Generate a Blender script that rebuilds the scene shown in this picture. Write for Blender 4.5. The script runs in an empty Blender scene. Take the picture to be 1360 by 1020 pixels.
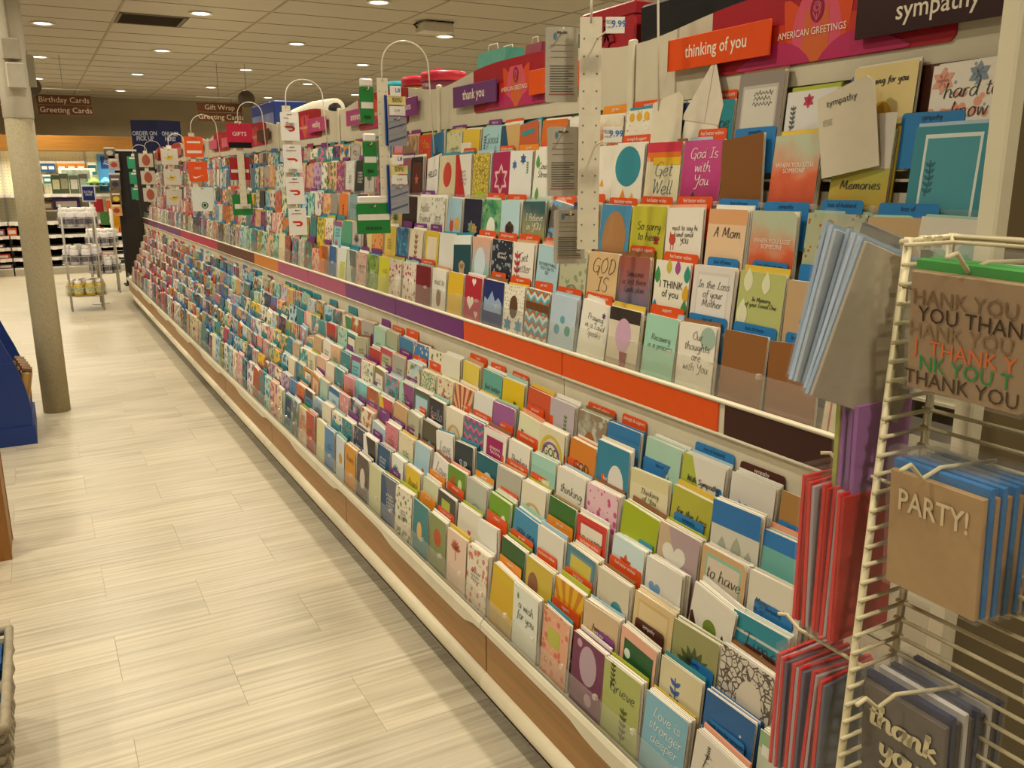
import bpy, math, random
from mathutils import Matrix, Vector
random.seed(7)
SC = bpy.context.scene
COL = SC.collection
PI = math.pi

# ------------------------------------------------------------------ camera
cam_d = bpy.data.cameras.new('camera'); cam = bpy.data.objects.new('camera', cam_d); COL.objects.link(cam)
cam_d.sensor_width = 36.0; cam_d.lens = 36.0 * 1140 / 1360; cam_d.clip_start = 0.02; cam_d.clip_end = 100
_r = Vector((0.87631579, -0.48172026, -0.00402768)); _u = Vector((0.11549153, 0.20196346, 0.97255975)); _f = Vector((0.46768829, 0.85273463, -0.23261838))
cam.matrix_world = Matrix(((_r.x, _u.x, -_f.x, 0), (_r.y, _u.y, -_f.y, 0), (_r.z, _u.z, -_f.z, 1.466), (0, 0, 0, 1)))
SC.camera = cam
# ------------------------------------------------------------------ world, exposure
SC.view_settings.view_transform = 'Standard'; SC.view_settings.look = 'None'
SC.view_settings.exposure = 0.0; SC.view_settings.gamma = 1.0; SC.view_settings.use_curve_mapping = False
W = bpy.data.worlds.new('store_ambience'); SC.world = W; W.use_nodes = True
_bg = W.node_tree.nodes['Background']; _bg.inputs[0].default_value = (1.0, 0.88, 0.70, 1); _bg.inputs[1].default_value = 0.045
# ------------------------------------------------------------------ ceiling lamps (position grid shared with the downlight fixtures below)
CEIL = 2.94
LAMP_SPOTS = [(0.304 + 1.25 * c, 9.89 - 1.22 * c + 2.61 * n) for c in range(-2, 5) for n in range(-4, 6)]
LAMP_SPOTS = [(x, y) for x, y in LAMP_SPOTS if -2.6 < y < 17.2 and not (y < 1.0 and x > 2.0)]
LAMP_W = 20.0
_ld = bpy.data.lights.new('downlight_glow', 'AREA'); _ld.shape = 'DISK'; _ld.size = 0.15; _ld.energy = LAMP_W; _ld.color = (1.0, 0.895, 0.70); _ld.spread = math.radians(150)
for (x, y) in LAMP_SPOTS:
    o = bpy.data.objects.new('downlight_glow', _ld); o.location = (x, y, CEIL - 0.03); COL.objects.link(o)

# ------------------------------------------------------------------ colour and material helpers
def lin(h):
    h = h.lstrip('#'); v = [int(h[i:i + 2], 16) / 255 for i in (0, 2, 4)]
    return tuple(c / 12.92 if c <= 0.04045 else ((c + 0.055) / 1.055) ** 2.4 for c in v)
_M = {}
def nn(nt, t, **kw):
    n = nt.nodes.new(t)
    for k, v in kw.items(): setattr(n, k, v)
    return n
def mat(hexc, rough=0.55, metal=0.0, noise=0.06, scale=30.0, spec=0.4, name=None, stretch=None):
    key = (hexc, rough, metal, noise, scale, spec, stretch)
    if key in _M: return _M[key]
    m = bpy.data.materials.new(name or 'paint_' + hexc); m.use_nodes = True; nt = m.node_tree; b = nt.nodes['Principled BSDF']
    c = lin(hexc)
    tc = nn(nt, 'ShaderNodeTexCoord'); nz = nn(nt, 'ShaderNodeTexNoise'); nz.inputs['Scale'].default_value = scale; nz.inputs['Detail'].default_value = 3
    if stretch:
        mp = nn(nt, 'ShaderNodeMapping'); mp.inputs['Scale'].default_value = stretch
        nt.links.new(tc.outputs['Object'], mp.inputs[0]); nt.links.new(mp.outputs[0], nz.inputs['Vector'])
    else: nt.links.new(tc.outputs['Object'], nz.inputs['Vector'])
    mx = nn(nt, 'ShaderNodeMix', data_type='RGBA'); mx.inputs[6].default_value = (*[x * (1 - noise * 2) for x in c], 1); mx.inputs[7].default_value = (*[min(1, x * (1 + noise * 2)) for x in c], 1)
    nt.links.new(nz.outputs['Fac'], mx.inputs[0]); nt.links.new(mx.outputs[2], b.inputs['Base Color'])
    b.inputs['Roughness'].default_value = rough; b.inputs['Metallic'].default_value = metal; b.inputs['Specular IOR Level'].default_value = spec
    _M[key] = m; return m
def emis(hexc, s):
    key = ('em', hexc, s)
    if key in _M: return _M[key]
    m = bpy.data.materials.new('glow'); m.use_nodes = True; b = m.node_tree.nodes['Principled BSDF']
    b.inputs['Base Color'].default_value = (*lin(hexc), 1); b.inputs['Emission Color'].default_value = (*lin(hexc), 1); b.inputs['Emission Strength'].default_value = s
    _M[key] = m; return m
def clear(name, tint='ffffff', gloss=0.10, rough=0.08, opac=0.0, crinkle=0.0):
    key = ('cl', name)
    if key in _M: return _M[key]
    m = bpy.data.materials.new(name); m.use_nodes = True; nt = m.node_tree; nt.nodes.clear()
    out = nn(nt, 'ShaderNodeOutputMaterial'); tr = nn(nt, 'ShaderNodeBsdfTransparent'); tr.inputs[0].default_value = (*lin(tint), 1)
    gl = nn(nt, 'ShaderNodeBsdfGlossy'); gl.inputs['Roughness'].default_value = rough
    mx = nn(nt, 'ShaderNodeMixShader'); mx.inputs[0].default_value = gloss; nt.links.new(tr.outputs[0], mx.inputs[1]); nt.links.new(gl.outputs[0], mx.inputs[2])
    if crinkle:
        nz = nn(nt, 'ShaderNodeTexNoise'); nz.inputs['Scale'].default_value = 60; bp = nn(nt, 'ShaderNodeBump'); bp.inputs['Strength'].default_value = crinkle
        nt.links.new(nz.outputs['Fac'], bp.inputs['Height']); nt.links.new(bp.outputs[0], gl.inputs['Normal'])
    last = mx
    if opac:
        df = nn(nt, 'ShaderNodeBsdfDiffuse'); df.inputs[0].default_value = (*lin(tint), 1); m2 = nn(nt, 'ShaderNodeMixShader'); m2.inputs[0].default_value = opac
        nt.links.new(mx.outputs[0], m2.inputs[1]); nt.links.new(df.outputs[0], m2.inputs[2]); last = m2
    nt.links.new(last.outputs[0], out.inputs[0]); _M[key] = m; return m
ACRYL = clear('clear_acrylic', 'fbfbf8', 0.06, 0.10, 0.05)
FILM = clear('clear_film', 'ffffff', 0.06, 0.14, 0.02, 0.25)

# ------------------------------------------------------------------ mesh builder
class MB:
    def __init__(s): s.v = []; s.f = []; s.m = []; s.cur = 0
    def add(s, vs, fs):
        o = len(s.v); s.v += [tuple(p) for p in vs]; s.f += [tuple(i + o for i in q) for q in fs]; s.m += [s.cur] * len(fs); return s
    def box(s, x0, x1, y0, y1, z0, z1):
        return s.add([(x0, y0, z0), (x1, y0, z0), (x1, y1, z0), (x0, y1, z0), (x0, y0, z1), (x1, y0, z1), (x1, y1, z1), (x0, y1, z1)],
                     [(0, 3, 2, 1), (4, 5, 6, 7), (0, 1, 5, 4), (1, 2, 6, 5), (2, 3, 7, 6), (3, 0, 4, 7)])
    def mbox(s, M, x0, x1, y0, y1, z0, z1):
        vs = [M @ Vector(p) for p in ((x0, y0, z0), (x1, y0, z0), (x1, y1, z0), (x0, y1, z0), (x0, y0, z1), (x1, y0, z1), (x1, y1, z1), (x0, y1, z1))]
        return s.add(vs, [(0, 3, 2, 1), (4, 5, 6, 7), (0, 1, 5, 4), (1, 2, 6, 5), (2, 3, 7, 6), (3, 0, 4, 7)])
    def bbox(s, x0, x1, y0, y1, z0, z1, b):            # box with bevelled vertical and top edges
        pts = [(x0 + b, y0), (x1 - b, y0), (x1, y0 + b), (x1, y1 - b), (x1 - b, y1), (x0 + b, y1), (x0, y1 - b), (x0, y0 + b)]
        cx, cy = (x0 + x1) / 2, (y0 + y1) / 2
        def ins(p): return (p[0] + (b if p[0] < cx else -b), p[1] + (b if p[1] < cy else -b))
        vs = [(*p, z0) for p in pts] + [(*p, z1 - b) for p in pts] + [(*ins(p), z1) for p in pts]
        fs = [tuple(range(7, -1, -1)), tuple(range(16, 24))]
        for r in (0, 8):
            for i in range(8): j = (i + 1) % 8; fs.append((r + i, r + j, r + 8 + j, r + 8 + i))
        return s.add(vs, fs)
    def prism(s, pts, a, b, axis):                      # polygon pts (2-D) extruded along axis from a to b
        def P(p, t): return {'x': (t, p[0], p[1]), 'y': (p[0], t, p[1]), 'z': (p[0], p[1], t)}[axis]
        n = len(pts); vs = [P(p, a) for p in pts] + [P(p, b) for p in pts]
        fs = [tuple(range(n)), tuple(range(2 * n - 1, n - 1, -1))] + [(i, i + n, (i + 1) % n + n, (i + 1) % n) for i in range(n)]
        return s.add(vs, fs)
    def tube(s, path, r, n=8, closed=False):
        P = [Vector(p) for p in path]; rings = []; k = len(P); up = None
        for i, p in enumerate(P):
            a = P[i - 1] if (i > 0 or closed) else P[i]; b = P[(i + 1) % k] if (i < k - 1 or closed) else P[i]
            t = (b - a).normalized()
            if up is None: up = Vector((0, 0, 1)) if abs(t.z) < 0.9 else Vector((1, 0, 0))
            x = t.cross(up).normalized(); up = x.cross(t).normalized()
            rr = r[i] if isinstance(r, (list, tuple)) else r
            rings.append([p + x * math.cos(2 * PI * q / n) * rr + up * math.sin(2 * PI * q / n) * rr for q in range(n)])
        vs = [v for g in rings for v in g]; fs = []
        for i in range(k if closed else k - 1):
            j = (i + 1) % k
            for q in range(n): w = (q + 1) % n; fs.append((i * n + q, i * n + w, j * n + w, j * n + q))
        if not closed: fs += [tuple(range(n - 1, -1, -1)), tuple(range((k - 1) * n, k * n))]
        return s.add(vs, fs)
    def lathe(s, prof, c=(0, 0, 0), n=20, close=True):
        vs = []; fs = []
        for (r, z) in prof: vs += [(c[0] + r * math.cos(2 * PI * q / n), c[1] + r * math.sin(2 * PI * q / n), c[2] + z) for q in range(n)]
        for i in range(len(prof) - 1):
            for q in range(n): w = (q + 1) % n; fs.append((i * n + q, i * n + w, (i + 1) * n + w, (i + 1) * n + q))
        if close: fs += [tuple(range(n - 1, -1, -1)), tuple(range((len(prof) - 1) * n, len(prof) * n))]
        return s.add(vs, fs)
    def poly(s, pts, z=0.0): return s.add([(p[0], p[1], z) for p in pts], [tuple(range(len(pts)))])
    def ribbon(s, pts, w, z=0.0):
        k = len(pts)
        if k < 2: return s
        vs = []
        for i in range(k):
            a = pts[max(0, i - 1)]; b = pts[min(k - 1, i + 1)]; dx, dy = b[0] - a[0], b[1] - a[1]; L = math.hypot(dx, dy) or 1
            ww = w * (0.62 + 0.55 * abs(dy) / L) / 2
            vs += [(pts[i][0] - dy / L * ww, pts[i][1] + dx / L * ww, z), (pts[i][0] + dy / L * ww, pts[i][1] - dx / L * ww, z)]
        return s.add(vs, [(2 * i + 1, 2 * i + 3, 2 * i + 2, 2 * i) for i in range(k - 1)])
    def mesh(s, name, mats, smooth=False):
        me = bpy.data.meshes.new(name); me.from_pydata(s.v, [], s.f)
        for m in (mats if isinstance(mats, (list, tuple)) else [mats]): me.materials.append(m)
        if any(s.m): me.polygons.foreach_set('material_index', s.m)
        if smooth: me.polygons.foreach_set('use_smooth', [True] * len(me.polygons))
        me.update(); return me
    def build(s, name, mats, parent=None, smooth=False, M=None, flat_angle=None):
        return link(name, s.mesh(name, mats, smooth), parent, M)
def link(name, me, parent=None, M=None):
    o = bpy.data.objects.new(name, me); COL.objects.link(o)
    if parent is not None: o.parent = parent
    if M is not None: o.matrix_local = M
    return o
def empty(name, M=None, loc=None):
    o = bpy.data.objects.new(name, None); COL.objects.link(o); o.empty_display_size = 0.05
    if M is not None: o.matrix_world = M
    if loc is not None: o.location = loc
    return o
def tag(o, label, cat, group=None, kind=None):
    o['label'] = label
    if cat: o['category'] = cat
    if group: o['group'] = group
    if kind: o['kind'] = kind
    return o
def struct(o, label=None):
    o['kind'] = 'structure'
    if label: o['label'] = label
    return o
def T(x, y, z): return Matrix.Translation((x, y, z))
def frame(o, X, Y, Z):
    return Matrix(((X[0], Y[0], Z[0], o[0]), (X[1], Y[1], Z[1], o[1]), (X[2], Y[2], Z[2], o[2]), (0, 0, 0, 1)))
def face_aisle(x, y, z, tilt=0.0, roll=0.0, yaw=0.0):   # local x = viewer's right (-Y), y up, z towards the aisle (-X)
    s, c = math.sin(tilt), math.cos(tilt)
    return frame((x, y, z), (0, -1, 0), (s, 0, c), (-c, 0, s)) @ Matrix.Rotation(yaw, 4, 'Y') @ Matrix.Rotation(roll, 4, 'Z')
def face_near(x, y, z, roll=0.0, yaw=0.0):              # local x = +X, y up, z towards the camera end (-Y)
    return frame((x, y, z), (1, 0, 0), (0, 0, 1), (0, -1, 0)) @ Matrix.Rotation(yaw, 4, 'Y') @ Matrix.Rotation(roll, 4, 'Z')

# ------------------------------------------------------------------ printed lettering (built in one batch at the end) and handwriting
_TXT = []
def text(s, size, hexc, parent, M, align='CENTER', shear=0.0, sx=1.0, weight=0.0, name='lettering'):
    _TXT.append((s, size, hexc, parent, M, align, shear, sx, weight, name))
def flush_text():
    keys = {}
    for (s, size, hexc, parent, M, align, shear, sx, weight, name) in _TXT:
        k = (s, size, align, shear, sx, weight)
        if k not in keys:
            cu = bpy.data.curves.new('t', 'FONT'); cu.body = s; cu.size = size; cu.align_x = align; cu.align_y = 'CENTER'; cu.shear = shear; cu.resolution_u = 2; cu.offset = weight; cu.space_line = 0.85
            ob = bpy.data.objects.new('t', cu); COL.objects.link(ob); keys[k] = ob
    bpy.context.view_layer.update(); dg = bpy.context.evaluated_depsgraph_get(); done = {}
    for k, ob in keys.items():
        me = bpy.data.meshes.new_from_object(ob.evaluated_get(dg)); me.name = 'lettering'
        if k[4] != 1.0: me.transform(Matrix.Diagonal((k[4], 1, 1, 1)))
        me.materials.clear(); me.materials.append(mat('ffffff')); done[k] = me
    for ob in keys.values():
        cu = ob.data; bpy.data.objects.remove(ob); bpy.data.curves.remove(cu)
    for (s, size, hexc, parent, M, align, shear, sx, weight, name) in _TXT:
        o = link(name, done[(s, size, align, shear, sx, weight)], parent, M)
        o.material_slots[0].link = 'OBJECT'; o.material_slots[0].material = mat(hexc, 0.5, noise=0.0)
GLY = {
'a': (5, [[(4,3.4),(3,4),(1.2,3.6),(.4,2),(1,.4),(2.4,.3),(3.6,2),(4,3.8),(3.8,1),(4.4,.2),(5,.6)]]),
'b': (4.6, [[(.6,7),(.4,3),(.5,.6),(1.5,0),(3.2,.6),(3.6,2.4),(2.6,3.8),(.7,2.6)]]),
'c': (4.4, [[(3.6,3.2),(2.6,4),(1,3.4),(.4,1.8),(1,.3),(2.4,0),(3.8,.8)]]),
'd': (5, [[(3.6,3.2),(2.4,4),(.8,3.2),(.4,1.6),(1.2,.1),(2.8,.6),(3.7,3),(3.9,7),(3.8,1),(4.5,.2)]]),
'e': (4.5, [[(.5,1.8),(2.6,2.1),(3.4,3.2),(2.4,4),(.9,3.2),(.4,1.6),(1.2,.2),(2.6,0),(4,.9)]]),
'f': (3.4, [[(3.4,6.4),(2.4,7),(1.6,5.6),(1.5,1),(1,-2)], [(0,3.8),(3,4)]]),
'g': (4.8, [[(3.6,3.2),(2.4,4),(.8,3.2),(.5,1.6),(1.6,.4),(3,1.2),(3.7,3.6),(3.7,-1),(2.6,-3),(.8,-2.4)]]),
'h': (4.8, [[(.9,5.5),(.6,7),(.5,0),(.7,2.4),(2,3.9),(3.2,3.4),(3.4,.8),(4,.1),(4.6,.6)]]),
'i': (2.2, [[(.6,3.8),(.5,1),(1,.1),(1.8,.6)], [(.6,5.4),(.8,5.8)]]),
'k': (4.2, [[(.9,5.5),(.6,7),(.5,0)], [(3.2,3.9),(.7,1.8),(2,1.2),(3.9,0)]]),
'l': (2.2, [[(.6,7),(.5,1),(1,.1),(1.8,.6)]]),
'm': (6.6, [[(.5,3.9),(.5,0),(.8,2.6),(2,3.9),(2.8,3),(2.8,0),(3.1,2.6),(4.3,3.9),(5.1,3),(5.1,.8),(5.7,.1),(6.3,.6)]]),
'n': (4.8, [[(.5,3.9),(.5,0),(.8,2.6),(2.1,3.9),(3.1,3.2),(3.2,.8),(3.8,.1),(4.4,.6)]]),
'o': (4.4, [[(2,4),(.7,3.2),(.4,1.6),(1.2,.1),(2.8,.2),(3.6,2),(3,3.6),(2,4),(4,3.6)]]),
'p': (4.4, [[(.5,3.9),(.5,-3)], [(.6,2.8),(2,4),(3.5,3),(3.4,1),(2,0),(.6,.8)]]),
'r': (3.4, [[(.5,3.9),(.5,0)], [(.6,2.4),(1.6,3.8),(3,3.7)]]),
's': (3.8, [[(3,3.4),(1.8,4),(.6,3.2),(1.2,2.2),(2.8,1.6),(3,.5),(1.6,0),(.3,.6)]]),
't': (3, [[(1.2,6),(1.1,1),(1.7,.1),(2.7,.6)], [(0,4.2),(2.6,4.3)]]),
'u': (4.8, [[(.5,3.9),(.5,1.2),(1.3,0),(2.8,.8),(3.3,3.9),(3.3,.8),(3.9,.1),(4.5,.6)]]),
'v': (4, [[(.4,3.9),(1.8,0),(3.4,3.9)]]),
'w': (5.6, [[(.4,3.9),(1.3,0),(2.6,3.4),(3.9,0),(5.1,3.9)]]),
'y': (4.6, [[(.5,3.9),(.6,1.4),(1.6,.4),(3,1.6),(3.4,3.9),(3.2,-1),(2.2,-3),(.6,-2.4)]]),
'G': (6.4, [[(5.4,6),(3.6,7),(1.2,5.6),(.5,3),(1.4,.5),(3.4,0),(5.2,1),(5.3,3),(3.2,3)], [(5.3,3),(5,-1.5)]]),
'I': (4, [[(.4,6.6),(3.6,7)], [(2.2,6.8),(1.9,.2)], [(.2,.1),(3.6,.4)]]),
'W': (7.4, [[(.2,6.6),(1.2,7),(1.9,0),(3.6,6.2),(5,0),(6.8,7)]]),
'Y': (6, [[(.4,7),(1,4.4),(2.4,3.4),(4.2,4.6),(5,7),(4.6,2),(3.2,-2.4),(1.4,-2)]]),
'R': (5.8, [[(1,6.8),(.8,0)], [(.2,6),(2.4,7.1),(4.4,6),(3.8,4.2),(1,3.6),(3,2.4),(5.2,0)]]),
'O': (6, [[(3,7),(1,5.8),(.4,3.2),(1.6,.4),(3.6,.2),(5.2,2.6),(4.8,5.6),(3,7),(4.2,7.4)]]),
'S': (5.2, [[(4.4,6),(3,7),(1,6.2),(1,4.6),(3.6,3.2),(4,1.2),(2.2,0),(.3,1)]]),
'M': (8, [[(.4,.2),(1.4,7),(3.4,1.4),(5.6,7),(6,1),(7,.2),(7.8,.8)]]),
'T': (5.6, [[(.2,6.4),(2.6,7),(5.4,6.8)], [(2.8,6.9),(2.4,.4),(1.4,0)]]),
'L': (5, [[(2.6,6.4),(2,7),(1.6,4),(1.2,.8),(.4,.1),(2.2,.4),(4.6,.2)]]),
'P': (5.2, [[(1,6.8),(.8,0)], [(.2,5.8),(2.4,7.1),(4.4,6),(3.8,4),(1,3.4)]]),
'C': (5.6, [[(5,6),(3.4,7),(1.2,5.4),(.5,3),(1.6,.4),(3.6,0),(5.2,1.2)]]),
'D': (6, [[(1.4,6.8),(1.2,.2),(3.4,.3),(5,2.4),(4.6,5.4),(2.6,7),(.4,6.2)]]),
'A': (6, [[(.2,0),(1.6,3.4),(3,7),(3.6,3.6),(4.4,.6),(5.4,.1)], [(1,2.6),(4.4,2.8)]]),
'B': (5.4, [[(1,6.8),(.8,.1)], [(.2,6),(2.6,7.1),(4.2,5.8),(3.2,4),(1,3.7),(3.8,3.2),(4.4,1.4),(3,.1),(.6,.2)]]),
'E': (5, [[(4.4,6),(2.6,7),(1,5.6),(2.4,3.8),(1,3),(.5,1.4),(2,0),(4.4,.8)]]),
'F': (5, [[(.4,6.4),(2.6,7),(5,6.8)], [(2,6.9),(1.6,.2)], [(1,3.6),(3.8,3.8)]]),
'H': (6, [[(1,7),(.8,0)], [(.8,3.6),(4.6,3.8)], [(4.8,7),(4.4,.6),(5.4,.2)]]),
'N': (6, [[(.6,0),(1,6.6),(3.6,.6),(4.6,.4),(5,7)]]), 'J': (4.6, [[(1,6.8),(4.2,7)], [(3,6.9),(2.8,0),(1.6,-1.6),(.4,-.8)]]), 'U': (6, [[(.6,7),(.6,2),(2,.1),(4,1),(4.6,7),(4.6,.8),(5.4,.1)]]), 'K': (5.4, [[(1,7),(.8,0)], [(4.6,7),(1.2,3.4),(2.6,2.6),(5,0)]]),
' ': (3, []), "'": (1.5, [[(.6,7),(.5,5.8)]]), '&': (5, [[(4.4,0),(1.2,5),(2,6.8),(3,5.8),(.6,2),(1.4,.1),(4.2,2.6)]]), '!': (2, [[(.8,7),(.7,2)], [(.7,.3),(.8,0)]])}
def catmull(P, n=4):
    if len(P) < 3: return P
    out = []
    for i in range(len(P) - 1):
        p0, p1, p2, p3 = P[max(0, i - 1)], P[i], P[i + 1], P[min(len(P) - 1, i + 2)]
        for k in range(n):
            t = k / n
            out.append(tuple(0.5 * (2 * p1[d] + (p2[d] - p0[d]) * t + (2 * p0[d] - 5 * p1[d] + 4 * p2[d] - p3[d]) * t * t + (3 * p1[d] - p0[d] - 3 * p2[d] + p3[d]) * t ** 3) for d in (0, 1)))
    return out + [P[-1]]
_HW = {}
def handwriting(s, width, thick, slant=0.18, n=4, lead=1.0):
    n = 8 if thick > .004 else n
    """mesh of handwritten lines, centred on (0,0); every line is scaled to the given width at most"""
    key = (s, width, thick, slant)
    if key in _HW: return _HW[key]
    b = MB(); lines = s.split('|'); ws = []
    for ln in lines: ws.append(sum(GLY.get(c, GLY['n'])[0] for c in ln))
    sc = width / max(ws); lh = 9.0 * lead; y = (len(lines) - 1) / 2 * lh - 2.5
    for ln, w in zip(lines, ws):
        x = -w / 2
        for c in ln:
            adv, st = GLY.get(c, GLY['n'])
            for P in st:
                pts = [((px + x + slant * py) * sc, (py + y) * sc) for px, py in catmull(P, n)]
                b.ribbon(pts, thick)
            x += adv
        y -= lh
    me = b.mesh('lettering', mat('333333', 0.5, noise=0.0)); _HW[key] = me; return me
def script(s, width, thick, hexc, parent, M, slant=0.18, lead=1.0):
    o = link('lettering', handwriting(s, width, thick, slant, lead=lead), parent, M); o.material_slots[0].link = 'OBJECT'; o.material_slots[0].material = mat(hexc, 0.5, noise=0.0); return o
# ================================================================== the room
def floor_mat():
    m = bpy.data.materials.new('streaked_vinyl_tile'); m.use_nodes = True; nt = m.node_tree; b = nt.nodes['Principled BSDF']
    tc = nn(nt, 'ShaderNodeTexCoord'); oi = nn(nt, 'ShaderNodeObjectInfo')
    off = nn(nt, 'ShaderNodeVectorMath', operation='ADD'); cmb = nn(nt, 'ShaderNodeCombineXYZ'); mu = nn(nt, 'ShaderNodeMath', operation='MULTIPLY'); mu.inputs[1].default_value = 37.0
    nt.links.new(oi.outputs['Random'], mu.inputs[0]); nt.links.new(mu.outputs[0], cmb.inputs[0]); nt.links.new(mu.outputs[0], cmb.inputs[1])
    nt.links.new(tc.outputs['Object'], off.inputs[0]); nt.links.new(cmb.outputs[0], off.inputs[1])
    def streak(sx, sy, sc):
        mp = nn(nt, 'ShaderNodeMapping'); mp.inputs['Scale'].default_value = (sx, sy, 1); nt.links.new(off.outputs[0], mp.inputs[0])
        nz = nn(nt, 'ShaderNodeTexNoise'); nz.inputs['Scale'].default_value = sc; nz.inputs['Detail'].default_value = 4; nt.links.new(mp.outputs[0], nz.inputs['Vector']); return nz
    a = streak(0.8, 38, 1.6); c2 = streak(1.5, 9, 1.3); d2 = streak(1.2, 90, 1.4)
    cr = nn(nt, 'ShaderNodeValToRGB'); e = cr.color_ramp.elements
    e[0].position = 0.24; e[0].color = (*lin('9c937e'), 1); e[1].position = 0.50; e[1].color = (*lin('b9b09a'), 1)
    k = e.new(0.72); k.color = (*lin('c8c0ab'), 1)
    nt.links.new(a.outputs['Fac'], cr.inputs[0])
    cr2 = nn(nt, 'ShaderNodeValToRGB'); e = cr2.color_ramp.elements; e[0].position = 0.30; e[0].color = (0.72, 0.71, 0.69, 1); e[1].position = 0.55; e[1].color = (1, 1, 1, 1)
    nt.links.new(c2.outputs['Fac'], cr2.inputs[0])
    mx = nn(nt, 'ShaderNodeMix', data_type='RGBA', blend_type='MULTIPLY'); mx.inputs[0].default_value = 0.55; nt.links.new(cr.outputs[0], mx.inputs[6]); nt.links.new(cr2.outputs[0], mx.inputs[7])
    tint = nn(nt, 'ShaderNodeValToRGB'); e = tint.color_ramp.elements; e[0].color = (0.93, 0.92, 0.91, 1); e[1].color = (1.0, 0.98, 0.95, 1)
    nt.links.new(oi.outputs['Random'], tint.inputs[0])
    m2 = nn(nt, 'ShaderNodeMix', data_type='RGBA', blend_type='MULTIPLY'); m2.inputs[0].default_value = 1; nt.links.new(mx.outputs[2], m2.inputs[6]); nt.links.new(tint.outputs[0], m2.inputs[7])
    nt.links.new(m2.outputs[2], b.inputs['Base Color'])
    rr = nn(nt, 'ShaderNodeMapRange'); rr.inputs[3].default_value = 0.24; rr.inputs[4].default_value = 0.42; nt.links.new(c2.outputs['Fac'], rr.inputs[0]); nt.links.new(rr.outputs[0], b.inputs['Roughness'])
    bp = nn(nt, 'ShaderNodeBump'); bp.inputs['Strength'].default_value = 0.10; bp.inputs['Distance'].default_value = 0.002; nt.links.new(d2.outputs['Fac'], bp.inputs['Height']); nt.links.new(bp.outputs[0], b.inputs['Normal'])
    b.inputs['Specular IOR Level'].default_value = 0.45
    return m
FLOOR = floor_mat()
fl = MB().box(-7, 9, -3, 18.2, -0.05, -0.0022).build('floor', mat('a0977f', 0.6, scale=4))
struct(fl, 'cream streaked vinyl tile floor')
TL, TW = 0.6096, 0.3048
tile_me = MB().bbox(-TL / 2 + .0003, TL / 2 - .0003, -TW / 2 + .0003, TW / 2 - .0003, -0.0022, 0.0, 0.0004).mesh('floor_tile', FLOOR)
r0 = -4
for r in range(r0, 44):
    y = 2.58 + TW * (r + 0.5); xs = 0.078 if r % 2 == 0 else 0.383
    lo = -2 if y < 9 else -2
    for c in range(lo, 3):
        x = xs + TL * (c - 0.5)
        if x - TL / 2 > 1.06 or x + TL / 2 < -0.62: continue
        o = link('floor_tile', tile_me, fl, T(x, y, 0))
out = MB()
for (x0, x1, y0, y1) in ((-7, -1.14, -3, 18.2), (1.69, 9, -3, 18.2), (-1.14, 1.69, -3, 2.58 + TW * r0), (-1.14, 1.69, 2.58 + TW * 44, 18.2)):
    out.box(x0, x1, y0, y1, -0.0022, -0.0006)
out.build('floor_tile_outer', FLOOR, fl)['kind'] = 'stuff'

# ceiling: lay-in tiles in a metal grid
ce = MB().box(-7, 9.5, -3, 18.2, CEIL + 0.03, CEIL + 0.06).build('ceiling', mat('8a8070', 0.9)); struct(ce, 'suspended tile ceiling')
CT = mat('b8b0a0', 0.92, scale=220, noise=0.05, name='mineral_tile'); BAR = mat('a0937c', 0.7)
ct_me = MB().bbox(-0.6, 0.6, -0.297, 0.297, 0, 0.012, 0.003).mesh('ceiling_tile', CT); ct_half = MB().bbox(-0.295, 0.295, -0.297, 0.297, 0, 0.012, 0.003).mesh('ceiling_tile', CT)
GX, GY = 0.89, 9.56
for m_ in range(-2, 6):
    for n_ in range(-6, 14):
        x, y = GX + 1.2192 * (m_ + .5), GY + 0.6096 * (n_ + .5)
        if m_ == 0 and n_ == -1: link('ceiling_tile', ct_half, ce, T(x + 0.305, y, CEIL)); continue
        link('ceiling_tile', ct_me, ce, T(x, y, CEIL))
ob = MB()
for (x0, x1, y0, y1) in ((-7, GX - 2 * 1.2192, -3, 18.2), (GX - 2 * 1.2192, 9.5, -3, GY - 6 * .6096)): ob.box(x0, x1, y0, y1, CEIL, CEIL + .012)
ob.build('ceiling_tile_outer', CT, ce)['kind'] = 'stuff'
for m_ in range(-2, 7):
    x = GX + 1.2192 * m_; MB().box(x - .012, x + .012, -3, 18.1, CEIL - .004, CEIL + .02).build('grid_bar', BAR, ce)
for n_ in range(-6, 15):
    y = GY + 0.6096 * n_; MB().box(GX - 2 * 1.2192, GX + 6 * 1.2192, y - .008, y + .008, CEIL - .003, CEIL + .02).build('grid_bar', mat('8f8470', 0.7), ce)

wb = MB().box(-7, 9.5, 18.1, 18.25, 0, CEIL + .03).build('wall_back', mat('a89c84', 0.85, scale=3)); struct(wb, 'taupe painted back wall of the store')

# recessed downlights
RING = mat('e8e2d4', 0.4)
ring_me = MB().lathe([(0.080, 0.006), (0.105, 0.0), (0.105, -0.006), (0.078, -0.008), (0.074, 0.004)], n=24, close=False).mesh('trim_ring', RING, True)
lens_me = MB().lathe([(0.0005, -0.004), (0.05, -0.004), (0.077, -0.001)], n=24, close=False).mesh('lens', emis('fff6e6', 9.0), True)
import bisect
vis = [(x, y) for (x, y) in LAMP_SPOTS if y > 6.9]
vis.sort(key=lambda p: (round((p[0] - 0.304) / 1.25), p[1]))
ORD = ['first', 'second', 'third', 'fourth', 'fifth', 'sixth', 'seventh', 'eighth', 'ninth', 'tenth', 'eleventh', 'twelfth', 'thirteenth', 'fourteenth', 'fifteenth', 'sixteenth', 'seventeenth', 'eighteenth', 'nineteenth', 'twentieth', 'twenty-first', 'twenty-second', 'twenty-third', 'twenty-fourth', 'twenty-fifth', 'twenty-sixth']
cnt = {}
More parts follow.
